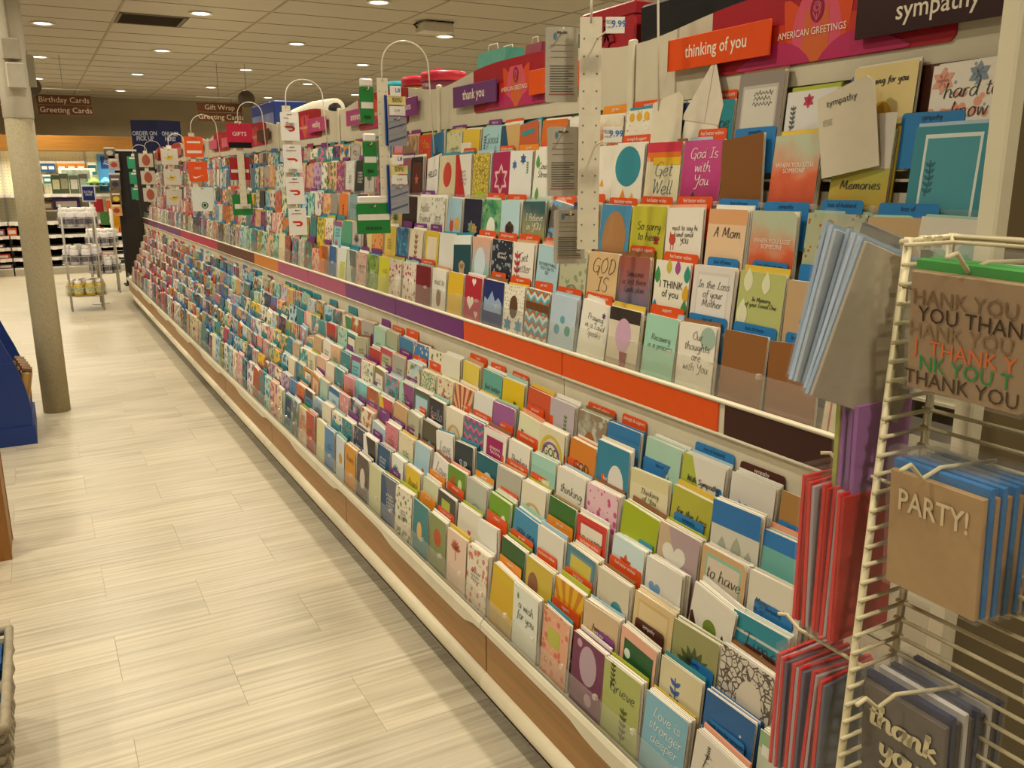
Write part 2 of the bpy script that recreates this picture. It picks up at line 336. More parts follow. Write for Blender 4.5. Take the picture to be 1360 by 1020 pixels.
COLN = {0: 'row beside the round pillar', 1: 'row right of the ceiling vent', 2: 'middle row of the ceiling', 3: 'row left of the emergency fitting', 4: 'rightmost ceiling row'}
for (x, y) in vis:
    c = round((x - 0.304) / 1.25)
    if c < 0: continue
    cnt[c] = cnt.get(c, 0) + 1
    e = empty('downlight', loc=(x, y, CEIL - 0.004)); link('trim_ring', ring_me, e); link('lens', lens_me, e)
    tag(e, f'{ORD[cnt[c] - 1]} nearest glowing round downlight in the {COLN[c]}', 'ceiling light', 'round ceiling downlights')

# ceiling vent
v = empty('ceiling_vent', loc=(GX + .305, GY - .305, CEIL)); tag(v, 'brown square ceiling vent grille left of centre', 'vent')
fr = MB(); h = .295
for a in (((-h, h), (-h, -h + .03)), ((-h, h), (h - .03, h)), ((-h, -h + .03), (-h, h)), ((h - .03, h), (-h, h))): fr.box(a[0][0], a[0][1], a[1][0], a[1][1], -.008, .01)
fr.build('frame', mat('6d6152', 0.6), v); MB().box(-h, h, -h, h, .012, .016).build('backing', mat('1d1813', 0.9), v)
sl = MB().mbox(Matrix.Rotation(0.6, 4, 'X'), -h + .03, h - .03, -.011, .011, -.001, .001).mesh('slat', mat('5d5144', 0.6))
for i in range(16): link('slat', sl, v, T(0, -h + .045 + i * (2 * h - .09) / 15, 0.0))
# ceiling emergency unit with a dark gap above it
u = empty('emergency_light', loc=(3.62, 8.13, CEIL)); tag(u, 'white boxy emergency fitting under a dark hole in the ceiling', 'light fitting')
MB().bbox(-.16, .16, -.11, .11, -.10, -.012, .015).build('housing', mat('cfc8b8', 0.5), u)
MB().box(-.12, .17, -.09, .12, -.011, -.003).build('dark_gap', mat('0c0a08', 0.9), u)
MB().tube([(-.15, .06, -.01), (-.19, .05, -.03), (-.17, .02, -.06)], .008, 6).build('cable', mat('15110e', 0.7), u)

# hanging aisle signs
def hang_sign(x0, x1, y, z0, z1, l1, l2, label, wires=True, hung=None):
    e = empty('aisle_sign', loc=((x0 + x1) / 2, y, z0)); w = (x1 - x0) / 2; h = z1 - z0; mid = h * .48
    MB().box(-w, w, -.006, .006, mid + .008, h).build('upper_board', mat('5d3517', 0.5, scale=6), e)
    MB().box(-w + .005, w, -.006, .006, 0, mid - .004).build('lower_board', mat('5d3517', 0.5, scale=6), e)
    b = MB(); b.tube([(-w, 0, h + .07), (w, 0, h + .07)], .006, 6); b.build('hanger_bar', mat('d8d2c4', 0.4), e)
    zc = CEIL - z0
    for sx in (-.55, .55): MB().tube([(sx * w, 0, h), (sx * w, 0, h + .07)], .003, 5).build('link_wire', mat('777060', 0.5), e)
    MB().tube([(0.0, 0, h + .07), (0.0, 0, zc)], .003, 5).build('hanging_wire', mat('5e584a', 0.5), e)
    if l1: text(l1, h * .40, 'd9c9b0', e, face_near(0, -.0075, mid + (h - mid) * .52))
    if l2: text(l2, h * .40, 'd9c9b0', e, face_near(0.01, -.0075, mid * .48))
    return tag(e, label, 'sign', 'brown hanging aisle signs')
hang_sign(0.21, 0.81, 12.3, 2.25, 2.48, 'Birthday Cards', 'Greeting Cards', 'brown hanging sign reading Birthday Cards over Greeting Cards')
hang_sign(2.04, 2.61, 12.19, 2.215, 2.445, 'Gift Wrap', 'Greeting Cards', 'brown hanging sign reading Gift Wrap over Greeting Cards')
hang_sign(-0.72, -0.10, 12.6, 2.26, 2.49, '', 'Cards', 'brown hanging sign mostly hidden behind the round pillar')
# round grey end discs of the hanging signs
for (x, y, z, lab) in ((2.66, 12.1, 2.50, 'dark grey round aisle disc right of the Gift Wrap sign'), (0.17, 12.1, 2.55, 'dark grey round aisle disc above the Birthday Cards sign')):
    e = empty('aisle_disc', loc=(x, y, z)); tag(e, lab, 'sign')
    MB().lathe([(0.001, -.012), (.105, -.012), (.11, 0), (.105, .012), (.001, .012)], n=28, close=False).build('disc', mat('5b5146', 0.5), e, True, face_near(0, 0, 0))
    MB().tube([(0, 0, .11), (0, 0, CEIL - z)], .003, 5).build('hanging_wire', mat('5e584a', 0.5), e)

# round pillar
p = empty('pillar', loc=(0, 6.2, 0)); struct(p, 'round beige pillar, white painted above head height')
def stone():
    m = bpy.data.materials.new('speckled_stone'); m.use_nodes = True; nt = m.node_tree; b = nt.nodes['Principled BSDF']
    tc = nn(nt, 'ShaderNodeTexCoord'); nz = nn(nt, 'ShaderNodeTexNoise'); nz.inputs['Scale'].default_value = 120; nz.inputs['Detail'].default_value = 5; nt.links.new(tc.outputs['Object'], nz.inputs['Vector'])
    cr = nn(nt, 'ShaderNodeValToRGB'); e = cr.color_ramp.elements; e[0].position = .3; e[0].color = (*lin('968a6c'), 1); e[1].position = .62; e[1].color = (*lin('a89c7c'), 1); nt.links.new(nz.outputs['Fac'], cr.inputs[0]); nt.links.new(cr.outputs[0], b.inputs['Base Color'])
    bp = nn(nt, 'ShaderNodeBump'); bp.inputs['Strength'].default_value = .25; bp.inputs['Distance'].default_value = .003; nt.links.new(nz.outputs['Fac'], bp.inputs['Height']); nt.links.new(bp.outputs[0], b.inputs['Normal'])
    b.inputs['Roughness'].default_value = .75; return m
MB().lathe([(.080, 0.0), (.080, .6), (.080, 1.2), (.080, 1.83)], n=32).build('lower_shaft', stone(), p, True)
MB().lathe([(.080, 1.831), (.084, 1.835), (.084, 2.4), (.084, CEIL)], n=32).build('upper_shaft', mat('cfc8b4', .6, scale=8), p, True)
MB().bbox(-.045, .055, -.145, -.075, 2.16, 2.275, .008).build('speaker_box', mat('b8b09c', .5), p)
MB().bbox(-.035, .062, -.150, -.075, 2.00, 2.14, .008).build('switch_box', mat('c9c2b0', .5), p)
MB().bbox(.07, .12, -.03, .03, 2.02, 2.20, .006).build('conduit_box', mat('8f866f', .5), p)
MB().tube([(.0, -.088, 2.275), (.0, -.088, CEIL)], .012, 8).build('conduit', mat('b8b09c', .5), p)
# ================================================================== greeting card racks, one 4 ft section after another
SEC = 1.22; Y0 = 1.908
def ysec(k): return Y0 + SEC * k
PITCH = 0.1386
H0 = 0.172
TILT_L, TILT_U = math.radians(4.5), math.radians(5)
ROWS = {}
for i, (x, z) in enumerate([(.992, .45), (1.025, .52), (1.058, .597), (1.09, .67), (1.12, .745), (1.15, .82), (1.18, .89)]): ROWS[f'L{i + 1}'] = (x, z, TILT_L, 1.099)
for i, (x, z) in enumerate([(1.248, 1.155), (1.28, 1.28), (1.315, 1.40), (1.355, 1.55), (1.385, 1.635)]): ROWS[f'U{i + 1}'] = (x, z, TILT_U, 1.068)
def row_bottom(r):
    x, z, t, y = ROWS[r]; return x - H0 * math.sin(t), z - H0 * math.cos(t)
CREAM = mat('d9cfb2', 0.45, scale=12); CREAM2 = mat('cfc7ae', 0.5, scale=12)
WOOD = mat('9e7440', 0.45, noise=0.14, scale=3.0, stretch=(6, 1.2, 26), name='oak_laminate')
PANEL = mat('b9af97', 0.6, scale=10)
bandcol = lambda n: '3a1a14' if n < 0 else 'd8500c' if n < 2 else '6d2a70' if n < 4 else 'a8456f' if n < 6 else 'cf7a22' if n < 7 else '5a2c22' if n < 9 else 'b01e4c' if n < 12 else '6b2a66' if n < 16 else '4c261c'
SIGNS = {-1: (('thinking of you', 'd84a0a'), ('sympathy', '301210')), 0: (('thank you', '64306a'), ('get well', 'd8500e')), 1: (('anniversary', 'a23c72'), ('congratulations', '7a2f72')),
         2: (('', 'a23c62'), ('wedding', 'b0406c')), 3: (('', 'b03a5a'), ('', '4e2a24')), 4: (('', 'c0506e'), ('', 'c4566c')), 5: (('', 'b84a66'), ('', 'b84a66')), 6: (('', '8a3a62'), ('', 'b05a5a')), 7: (('', 'b05a4a'), ('', 'b05a4a'))}
SECLAB = {-1: 'nearest card rack section, under the thinking of you and sympathy signs', 0: 'card rack section under the thank you and get well signs',
          1: 'card rack section under the anniversary and congratulations signs', 2: 'card rack section under the mauve wedding sign',
          3: 'card rack section under the small brown header sign', 4: 'fourth card rack section from the far end, behind the red strip card', 5: 'third card rack section from the far end, behind the orange gift cards',
          6: 'second card rack section from the far end of the aisle', 7: 'farthest card rack section at the end of the aisle'}
def petal(cx, cy, L, w, ang, n=10):
    pts = []
    for i in range(n + 1): t = i / n; pts.append((w * math.sin(PI * t ** 0.8), L * t))
    for i in range(n - 1, 0, -1): t = i / n; pts.append((-w * math.sin(PI * t ** 0.8), L * t))
    c, s = math.cos(ang), math.sin(ang); return [(cx + p[0] * c - p[1] * s, cy + p[0] * s + p[1] * c) for p in pts]
def clip(pts, x0, x1, y0, y1):
    for ax, lim, sg in ((0, x0, 1), (0, x1, -1), (1, y0, 1), (1, y1, -1)):
        out = []
        for i in range(len(pts)):
            a, b = pts[i - 1], pts[i]; ia, ib = (a[ax] - lim) * sg >= 0, (b[ax] - lim) * sg >= 0
            if ia != ib:
                t = (lim - a[ax]) / (b[ax] - a[ax]); out.append((a[0] + t * (b[0] - a[0]), a[1] + t * (b[1] - a[1])))
            if ib: out.append(b)
        pts = out
        if not pts: return []
    return pts
RACK = {}
for k in range(-1, 8):
    ya, yb = ysec(k), ysec(k + 1); g = 0.0016; e = empty('card_rack', loc=(1.2, (ya + yb) / 2, 0)); RACK[k] = e; inv = T(-1.2, -(ya + yb) / 2, 0)
    tag(e, SECLAB[k], 'card rack', 'greeting card rack sections along the aisle')
    def part(b, name, m, smooth=False, par=e, inv=inv):
        for i, p in enumerate(b.v): b.v[i] = (p[0] - 1.2, p[1] - (ya + yb) / 2, p[2])
        return b.build(name, m, par, smooth)
    a_, b_ = ya + g, yb - g
    part(MB().box(1.0, 1.015, ya, yb, 0, .14), 'kick_plate', mat('3a3024', .7))
    # half round bumper
    pts = [(0.962 - .022 * math.sin(PI * t / 10), .104 - .026 * math.cos(PI * t / 10)) for t in range(11)]
    pts = [(0.975, .078)] + pts + [(0.975, .130)]
    part(MB().prism(pts, a_ + .001, b_ - .001, 'y'), 'bumper', CREAM, True)
    part(MB().box(.962, .978, a_ + .0015, b_ - .0015, .118, .275), 'base_panel', WOOD)
    # moulded top trim with a wavy lower edge
    st = 24; vs = []; fs = []
    for i in range(st + 1):
        t = i / st; y = a_ + (b_ - a_) * t; w = 1 / (1 + math.exp(-(t - .06) * 90)) * 1 / (1 + math.exp((t - .60) * 60)); zl = .262 - .020 * w
        ring = [(.960, zl + .004), (.949, zl), (.943, zl + .006), (.945, .283), (.951, .294), (.960, .296)]
        vs += [(x, y, z) for x, z in ring]
    for i in range(st):
        for q in range(6): w = (q + 1) % 6; fs.append((i * 6 + q, (i + 1) * 6 + q, (i + 1) * 6 + w, i * 6 + w))
    fs += [tuple(range(6)), tuple(range(st * 6 + 5, st * 6 - 1, -1))]
    part(MB().add(vs, fs), 'top_trim', CREAM2)
    part(MB().box(.9545, .9565, a_, b_, .294, .303), 'lip_channel', mat('8c8878', .35))
    for r in ROWS:
        xb, zb = row_bottom(r); U = r[0] == 'U'
        x2 = xb + (.026 if not U else .024)
        part(MB().prism([(xb - .004, zb - .006), (x2, zb - .006), (x2 + .004, zb + .06), (x2 + .002, zb + .06), (x2 - .003, zb - .001), (xb - .004, zb - .001)], a_, b_, 'y'), 'row_shelf', PANEL)
    for r, xx, z0, z1 in (('L1', .9600, .297, .362), ('U1', 1.2170, 1.006, 1.088), ('U4', None, 0, 0), ('U2', None, 0, 0), ('L4', None, 0, 0)):
        xb, zb = row_bottom(r)
        if xx is None: xx, z0, z1 = xb - .0075, zb - .004, zb + .035
        part(MB().box(xx, xx + .0015, a_, b_, z0, z1), 'clear_lip', ACRYL)
        if k <= 2:
            j = 0; yo = ROWS[r][3]
            cm = None
            while True:
                yc = yo + PITCH * j + .004; j += 1
                if yc < ya + .01: continue
                if yc > yb - .01: break
                part(MB().bbox(xx - .003, xx + .006, yc - .006, yc + .006, z1 - .008, z1 + .002, .001), 'lip_clip', clear('clip_plastic', 'f8f6f0', .12, .2, .15))
    part(MB().box(1.415, 1.43, a_, b_, .14, 1.80), 'back_panel', PANEL)
    part(MB().box(1.2075, 1.2115, a_, b_, .72, .944), 'well_back', CREAM2)
    # coloured shelf-edge band: two 2 ft plates in a channel
    part(MB().box(1.203, 1.214, a_, b_, .945, 1.02), 'band_channel', CREAM2)
    part(MB().tube([(1.2005, a_, 1.018), (1.2005, b_, 1.018)], .0045, 8), 'band_rail', CREAM2, True); part(MB().tube([(1.2005, a_, .947), (1.2005, b_, .947)], .004, 8), 'band_rail', CREAM2, True)
    for q in (0, 1):
        n = 2 * k + q + 1; y1 = ya + .61 * q + .002; y2 = y1 + .606
        if n == -1: y2 -= .016
        part(MB().box(1.1995, 1.203, y1, y2, .951, 1.014), 'band_plate', mat(bandcol(n), .35, noise=.03))
    # arched header with brand board and category signs
    yc = (ya + yb) / 2; hh = []
    for i in range(25):
        t = -1 + 2 * i / 24; hh.append((yc + t * (SEC / 2 - .016), 1.80 + .042 * (0.5 + 0.5 * math.cos(PI * min(1, abs(t) ** 1.5)))))
    part(MB().prism([(yc - SEC / 2 + .016, 1.648)] + hh + [(yc + SEC / 2 - .016, 1.648)], 1.405, 1.411, 'x'), 'header_panel', mat('c6bea6', .55, scale=6))
    part(MB().bbox(1.398, 1.414, yb - .013, yb + .013, 1.60, 1.812, .003), 'header_post', CREAM2)
    if k == -1: part(MB().bbox(1.398, 1.414, ya - .013, ya + .013, 1.60, 1.812, .003), 'header_post', CREAM2)
    bw = .305
    bt = [(yc + t * bw / 12, 1.80 + .042 * (0.5 + 0.5 * math.cos(PI * min(1, abs(t * bw / 12 / (SEC / 2 - .016)) ** 1.5))) - .001) for t in range(-12, 13)]
    board = part(MB().prism([(yc - bw + .01, 1.690), (yc - bw, 1.700)] + bt + [(yc + bw, 1.700), (yc + bw - .01, 1.690)], 1.401, 1.4045, 'x'), 'brand_board', mat('a01626', .4, noise=.05, scale=8))
    # petals printed on the board: thin raised pieces, local frame of the board: x right (-Y), y up
    BM = T(-1.2, -(ya + yb) / 2, 0) @ face_aisle(1.4008, yc, 1.69)
    if k <= 3:
        for pi_, (L, w, ang, cy, colr, dz) in enumerate(((.20, .06, 1.1, -.02, 'c0341c', 0), (.20, .06, -1.1, -.02, 'c0341c', 0), (.17, .035, .55, -.01, 'd0481c', .0002), (.17, .035, -.55, -.01, 'd0481c', .0002), (.21, .062, 0, -.03, 'd05068', .0004), (.17, .02, 0.16, -.06, 'c86030', .0006), (.17, .02, -.16, -.06, 'c86030', .0006), (.22, .05, 1.5, -.01, 'b02a5a', .0002), (.22, .05, -1.5, -.01, 'b02a5a', .0002))):
            dz = .00012 * (pi_ + 1)
            pp = clip(petal(0, cy, L, w, ang), -bw + .004, bw - .004, .001, .125)
            pp = [q for i_, q in enumerate(pp) if math.dist(q, pp[i_ - 1]) > 2e-4]
            if len(pp) > 2: MB().poly(pp if ang < 9 else pp, dz).build('petal', mat(colr, .4, noise=.03), board, False, BM @ T(0, 0, .0003))
        em = MB().poly([(.017 * math.cos(a) * (1.0), .024 * math.sin(a)) for a in [2 * PI * i / 24 for i in range(24)]]).build('emblem', mat('8e1330', .4), board, False, BM @ T(0, .098, .0020))
        rose = MB()
        sp = [(.0032 * (1 + i * .09) * math.cos(i * .55), .004 + .0032 * (1 + i * .09) * math.sin(i * .55)) for i in range(28)]
        rose.ribbon(sp, .0016); rose.ribbon([(-.010, -.004), (-.004, -.014), (0, -.020), (.004, -.014), (.010, -.004)], .0016); rose.ribbon([(0, -.008), (0, -.022)], .0016)
        rose.build('rose_lines', mat('d86a84', .4), board, False, BM @ T(0, .098, .0024))
        text('AMERICAN GREETINGS', .0195, 'e9d8cc', board, BM @ T(-.012, .058, .0024), sx=.86)
    for q, (s_, colr) in enumerate(SIGNS[k]):
        if not colr: continue
        ctr = yc + (.275 if q == 0 else -.275); w2, z0, z1 = .1665, 1.715, 1.786
        sg = part(MB().bbox(1.384, 1.390, ctr - w2, ctr + w2, z0, z1, .001), 'category_sign', mat(colr, .4, noise=.03))
        part(MB().box(1.390, 1.401, ctr - .02, ctr + .02, z0 + .02, z1 - .02), 'sign_bracket', CREAM2)
        if s_: text(s_, .046 if len(s_) < 12 else .040, 'e8dcc8', sg, T(-1.2, -(ya + yb) / 2, 0) @ face_aisle(1.3836, ctr, (z0 + z1) / 2 + .001), sx=.92 if len(s_) < 12 else .84, weight=.0004)
    part(MB().box(1.416, 1.86, a_, b_, 1.775, 1.79), 'top_deck', PANEL)
# end panel of the nearest section, its cream front edge towards the aisle
ep = empty('end_panel', loc=(1.2, .665, 0)); tag(ep, 'end panel of the card rack, side face coloured as in shadow, cream front edge', 'panel')
MB().box(-.138, .34, -.012, .008, 0, 2.05).build('panel_board', mat('6a5a3c', .6, scale=5), ep)  # brown of this side face is shadow put into the board's colour
MB().bbox(-.166, -.138, -.014, .012, 0, 2.05, .003).build('edge_post', CREAM, ep)
# rounded far end of the base
fe = empty('rack_end_cap', loc=(1.2, ysec(8), 0)); tag(fe, 'cream rounded base end at the far end of the card racks', 'end cap')
MB().prism([(-.238, 0.0), (-.20, .35), (-.10, .62), (.10, .70), (.60, .70), (.60, 0)], .13, .27, 'z').build('cap_body', CREAM, fe)
MB().prism([(-.19, 0), (.2, 0), (.2, .03), (-.02, .03)], 0.27, 1.0, 'z').build('cap_side', mat('2a211a', .7), fe)
MB().box(-.02, .2, 0, .03, 1.0, 1.8).build('cap_upper', mat('2a211a', .7), fe)
MB().prism([(-.2, 0.0), (-.15, .33), (-.08, .58), (.10, .66), (.60, .66), (.60, 0)], 0, .13, 'z').build('cap_kick', mat('3a3024', .7), fe)
# ================================================================== greeting cards
def pattern_mats():
    out = {}
    def base(name):
        m = bpy.data.materials.new('card_print_' + name); m.use_nodes = True; nt = m.node_tree; b = nt.nodes['Principled BSDF']; b.inputs['Roughness'].default_value = .42; b.inputs['Specular IOR Level'].default_value = .35
        A = {}
        for k in ('paper', 'ink', 'ink2'):
            A[k] = nn(nt, 'ShaderNodeAttribute', attribute_type='OBJECT', attribute_name=k).outputs['Color']
        tc = nn(nt, 'ShaderNodeTexCoord'); oi = nn(nt, 'ShaderNodeObjectInfo'); sx = nn(nt, 'ShaderNodeSeparateXYZ'); nt.links.new(tc.outputs['Object'], sx.inputs[0])
        mu = nn(nt, 'ShaderNodeMath', operation='MULTIPLY'); mu.inputs[1].default_value = 23.0; nt.links.new(oi.outputs['Random'], mu.inputs[0])
        cb = nn(nt, 'ShaderNodeCombineXYZ'); nt.links.new(sx.outputs[0], cb.inputs[0]); nt.links.new(sx.outputs[1], cb.inputs[1]); nt.links.new(mu.outputs[0], cb.inputs[2])
        return m, nt, b, A, sx, cb.outputs[0]
    def math_(nt, op, a, c=None):
        n = nn(nt, 'ShaderNodeMath', operation=op)
        for i, v in enumerate((a, c)):
            if v is None: continue
            if isinstance(v, (int, float)): n.inputs[i].default_value = v
            else: nt.links.new(v, n.inputs[i])
        return n.outputs[0]
    def mix(nt, fac, a, c):
        n = nn(nt, 'ShaderNodeMix', data_type='RGBA')
        for i, v in ((0, fac), (6, a), (7, c)):
            if isinstance(v, (int, float)): n.inputs[i].default_value = v
            else: nt.links.new(v, n.inputs[i])
        return n.outputs[2]
    def vor(nt, vec, scale, feat='F1', rnd=1.0):
        n = nn(nt, 'ShaderNodeTexVoronoi', feature=feat); n.inputs['Scale'].default_value = scale; n.inputs['Randomness'].default_value = rnd; nt.links.new(vec, n.inputs['Vector']); return n.outputs['Distance']
    def noise(nt, vec, scale, det=2):
        n = nn(nt, 'ShaderNodeTexNoise'); n.inputs['Scale'].default_value = scale; n.inputs['Detail'].default_value = det; nt.links.new(vec, n.inputs['Vector']); return n.outputs['Fac']
    def step(nt, v, lo, hi):
        n = nn(nt, 'ShaderNodeMapRange'); n.inputs[1].default_value = lo; n.inputs[2].default_value = hi; nt.links.new(v, n.inputs[0]); return n.outputs[0]
    def fin(name, m, nt, b, c): nt.links.new(c, b.inputs['Base Color']); out[name] = m
    m, nt, b, A, sx, v = base('plain'); fin('plain', m, nt, b, mix(nt, math_(nt, 'MULTIPLY', noise(nt, v, 40), .18), A['paper'], A['ink']))
    m, nt, b, A, sx, v = base('floral'); c = mix(nt, step(nt, vor(nt, v, 42), .36, .30), A['paper'], A['ink']); c = mix(nt, step(nt, vor(nt, v, 66), .22, .18), c, A['ink2']); fin('floral', m, nt, b, c)
    m, nt, b, A, sx, v = base('wash'); g = math_(nt, 'ADD', math_(nt, 'MULTIPLY', sx.outputs[1], 6.0), math_(nt, 'MULTIPLY', noise(nt, v, 18, 4), .7)); c = mix(nt, step(nt, g, .45, .95), A['ink2'], A['ink']); c = mix(nt, step(nt, g, .85, 1.3), c, A['paper']); fin('wash', m, nt, b, c)
    m, nt, b, A, sx, v = base('chevron'); z = math_(nt, 'ABSOLUTE', math_(nt, 'SUBTRACT', math_(nt, 'FRACT', math_(nt, 'MULTIPLY', sx.outputs[0], 26)), .5)); f = math_(nt, 'FRACT', math_(nt, 'ADD', math_(nt, 'MULTIPLY', sx.outputs[1], 32), z)); c = mix(nt, math_(nt, 'GREATER_THAN', f, .36), A['paper'], A['ink']); c = mix(nt, math_(nt, 'GREATER_THAN', f, .70), c, A['ink2']); fin('chevron', m, nt, b, c)
    m, nt, b, A, sx, v = base('dots'); c = mix(nt, step(nt, vor(nt, v, 85, rnd=.6), .24, .20), A['paper'], A['ink']); c = mix(nt, step(nt, vor(nt, v, 47), .14, .11), c, A['ink2']); fin('dots', m, nt, b, c)
    m, nt, b, A, sx, v = base('frame'); dx = math_(nt, 'ABSOLUTE', sx.outputs[0]); dy = math_(nt, 'ABSOLUTE', math_(nt, 'SUBTRACT', sx.outputs[1], .086)); o = math_(nt, 'MAXIMUM', math_(nt, 'DIVIDE', dx, .046), math_(nt, 'DIVIDE', dy, .066)); c = mix(nt, math_(nt, 'GREATER_THAN', o, 1.0), A['paper'], A['ink']); c = mix(nt, math_(nt, 'GREATER_THAN', o, 1.10), c, A['ink2']); fin('frame', m, nt, b, c)
    m, nt, b, A, sx, v = base('photo'); n1 = noise(nt, v, 16, 3); c = mix(nt, step(nt, n1, .40, .52), A['paper'], A['ink']); n2 = noise(nt, v, 31, 3); c = mix(nt, step(nt, n2, .52, .60), c, A['ink2']); fin('photo', m, nt, b, c)
    m, nt, b, A, sx, v = base('bands'); c = mix(nt, math_(nt, 'GREATER_THAN', sx.outputs[1], .140), A['paper'], A['ink']); c = mix(nt, math_(nt, 'LESS_THAN', sx.outputs[1], .045), c, A['ink2']); fin('bands', m, nt, b, c)
    m, nt, b, A, sx, v = base('rays'); at = math_(nt, 'ARCTAN2', math_(nt, 'SUBTRACT', sx.outputs[1], .05), sx.outputs[0]); c = mix(nt, math_(nt, 'GREATER_THAN', math_(nt, 'FRACT', math_(nt, 'MULTIPLY', at, 3.2)), .55), A['paper'], A['ink']); fin('rays', m, nt, b, c)
    m, nt, b, A, sx, v = base('damask'); c = mix(nt, step(nt, vor(nt, v, 70, 'DISTANCE_TO_EDGE'), .10, .05), A['paper'], A['ink']); c = mix(nt, step(nt, vor(nt, v, 120), .25, .2), c, A['ink']); fin('damask', m, nt, b, c)
    m, nt, b, A, sx, v = base('split'); d = math_(nt, 'ADD', math_(nt, 'MULTIPLY', sx.outputs[0], .9), math_(nt, 'MULTIPLY', math_(nt, 'SUBTRACT', sx.outputs[1], .08), .35)); c = mix(nt, math_(nt, 'GREATER_THAN', d, 0), A['paper'], A['ink']); fin('split', m, nt, b, c)
    return out
PM = pattern_mats()
PWORD = {'plain': 'plain', 'floral': 'flower-patterned', 'wash': 'watercolour', 'chevron': 'chevron-striped', 'dots': 'dotted', 'frame': 'framed', 'photo': 'picture', 'bands': 'banded', 'rays': 'sunburst', 'damask': 'lace-patterned', 'split': 'two-tone'}
PAPERW = mat('e6dfce', .6, noise=.03)
# folded card: printed front leaf, plain back leaf, fold on the viewer's left
_CM = {}
def card_mesh(w, h, rc=False):
    key = (w, h, rc)
    if key in _CM: return _CM[key]
    b = MB(); t = .0007; r = .010 if rc else .002
    outl = [(-w / 2, r * .2), (-w / 2 + r * .2, 0), (w / 2 - r, 0), (w / 2, r), (w / 2, h - r), (w / 2 - r, h), (-w / 2 + r * .2, h), (-w / 2, h - r * .2)]
    n = 8; vs = [(x, y, 0) for x, y in outl] + [(x, y, -t) for x, y in outl]
    b.add(vs, [tuple(range(n))]); b.cur = 1; b.f.append(tuple(range(2 * n - 1, n - 1, -1))); b.m.append(1)
    for i in range(n): j = (i + 1) % n; b.f.append((i, i + n, j + n, j)); b.m.append(1)
    # back leaf, hinged at the left, opened a little
    def q(x, y, z): return (x, y, z - .0035 * (x + w / 2) / w)
    vs = [q(x, y, -t * 1.6) for x, y in ((-w / 2, 0), (w / 2, 0), (w / 2, h), (-w / 2, h))] + [q(x, y, -t * 2.6) for x, y in ((-w / 2, 0), (w / 2, 0), (w / 2, h), (-w / 2, h))]
    b.add(vs, [(0, 1, 2, 3), (7, 6, 5, 4), (0, 4, 5, 1), (1, 5, 6, 2), (2, 6, 7, 3), (3, 7, 4, 0)])
    me = b.mesh('greeting_card', [PM['plain'], PAPERW]); _CM[key] = me; return me
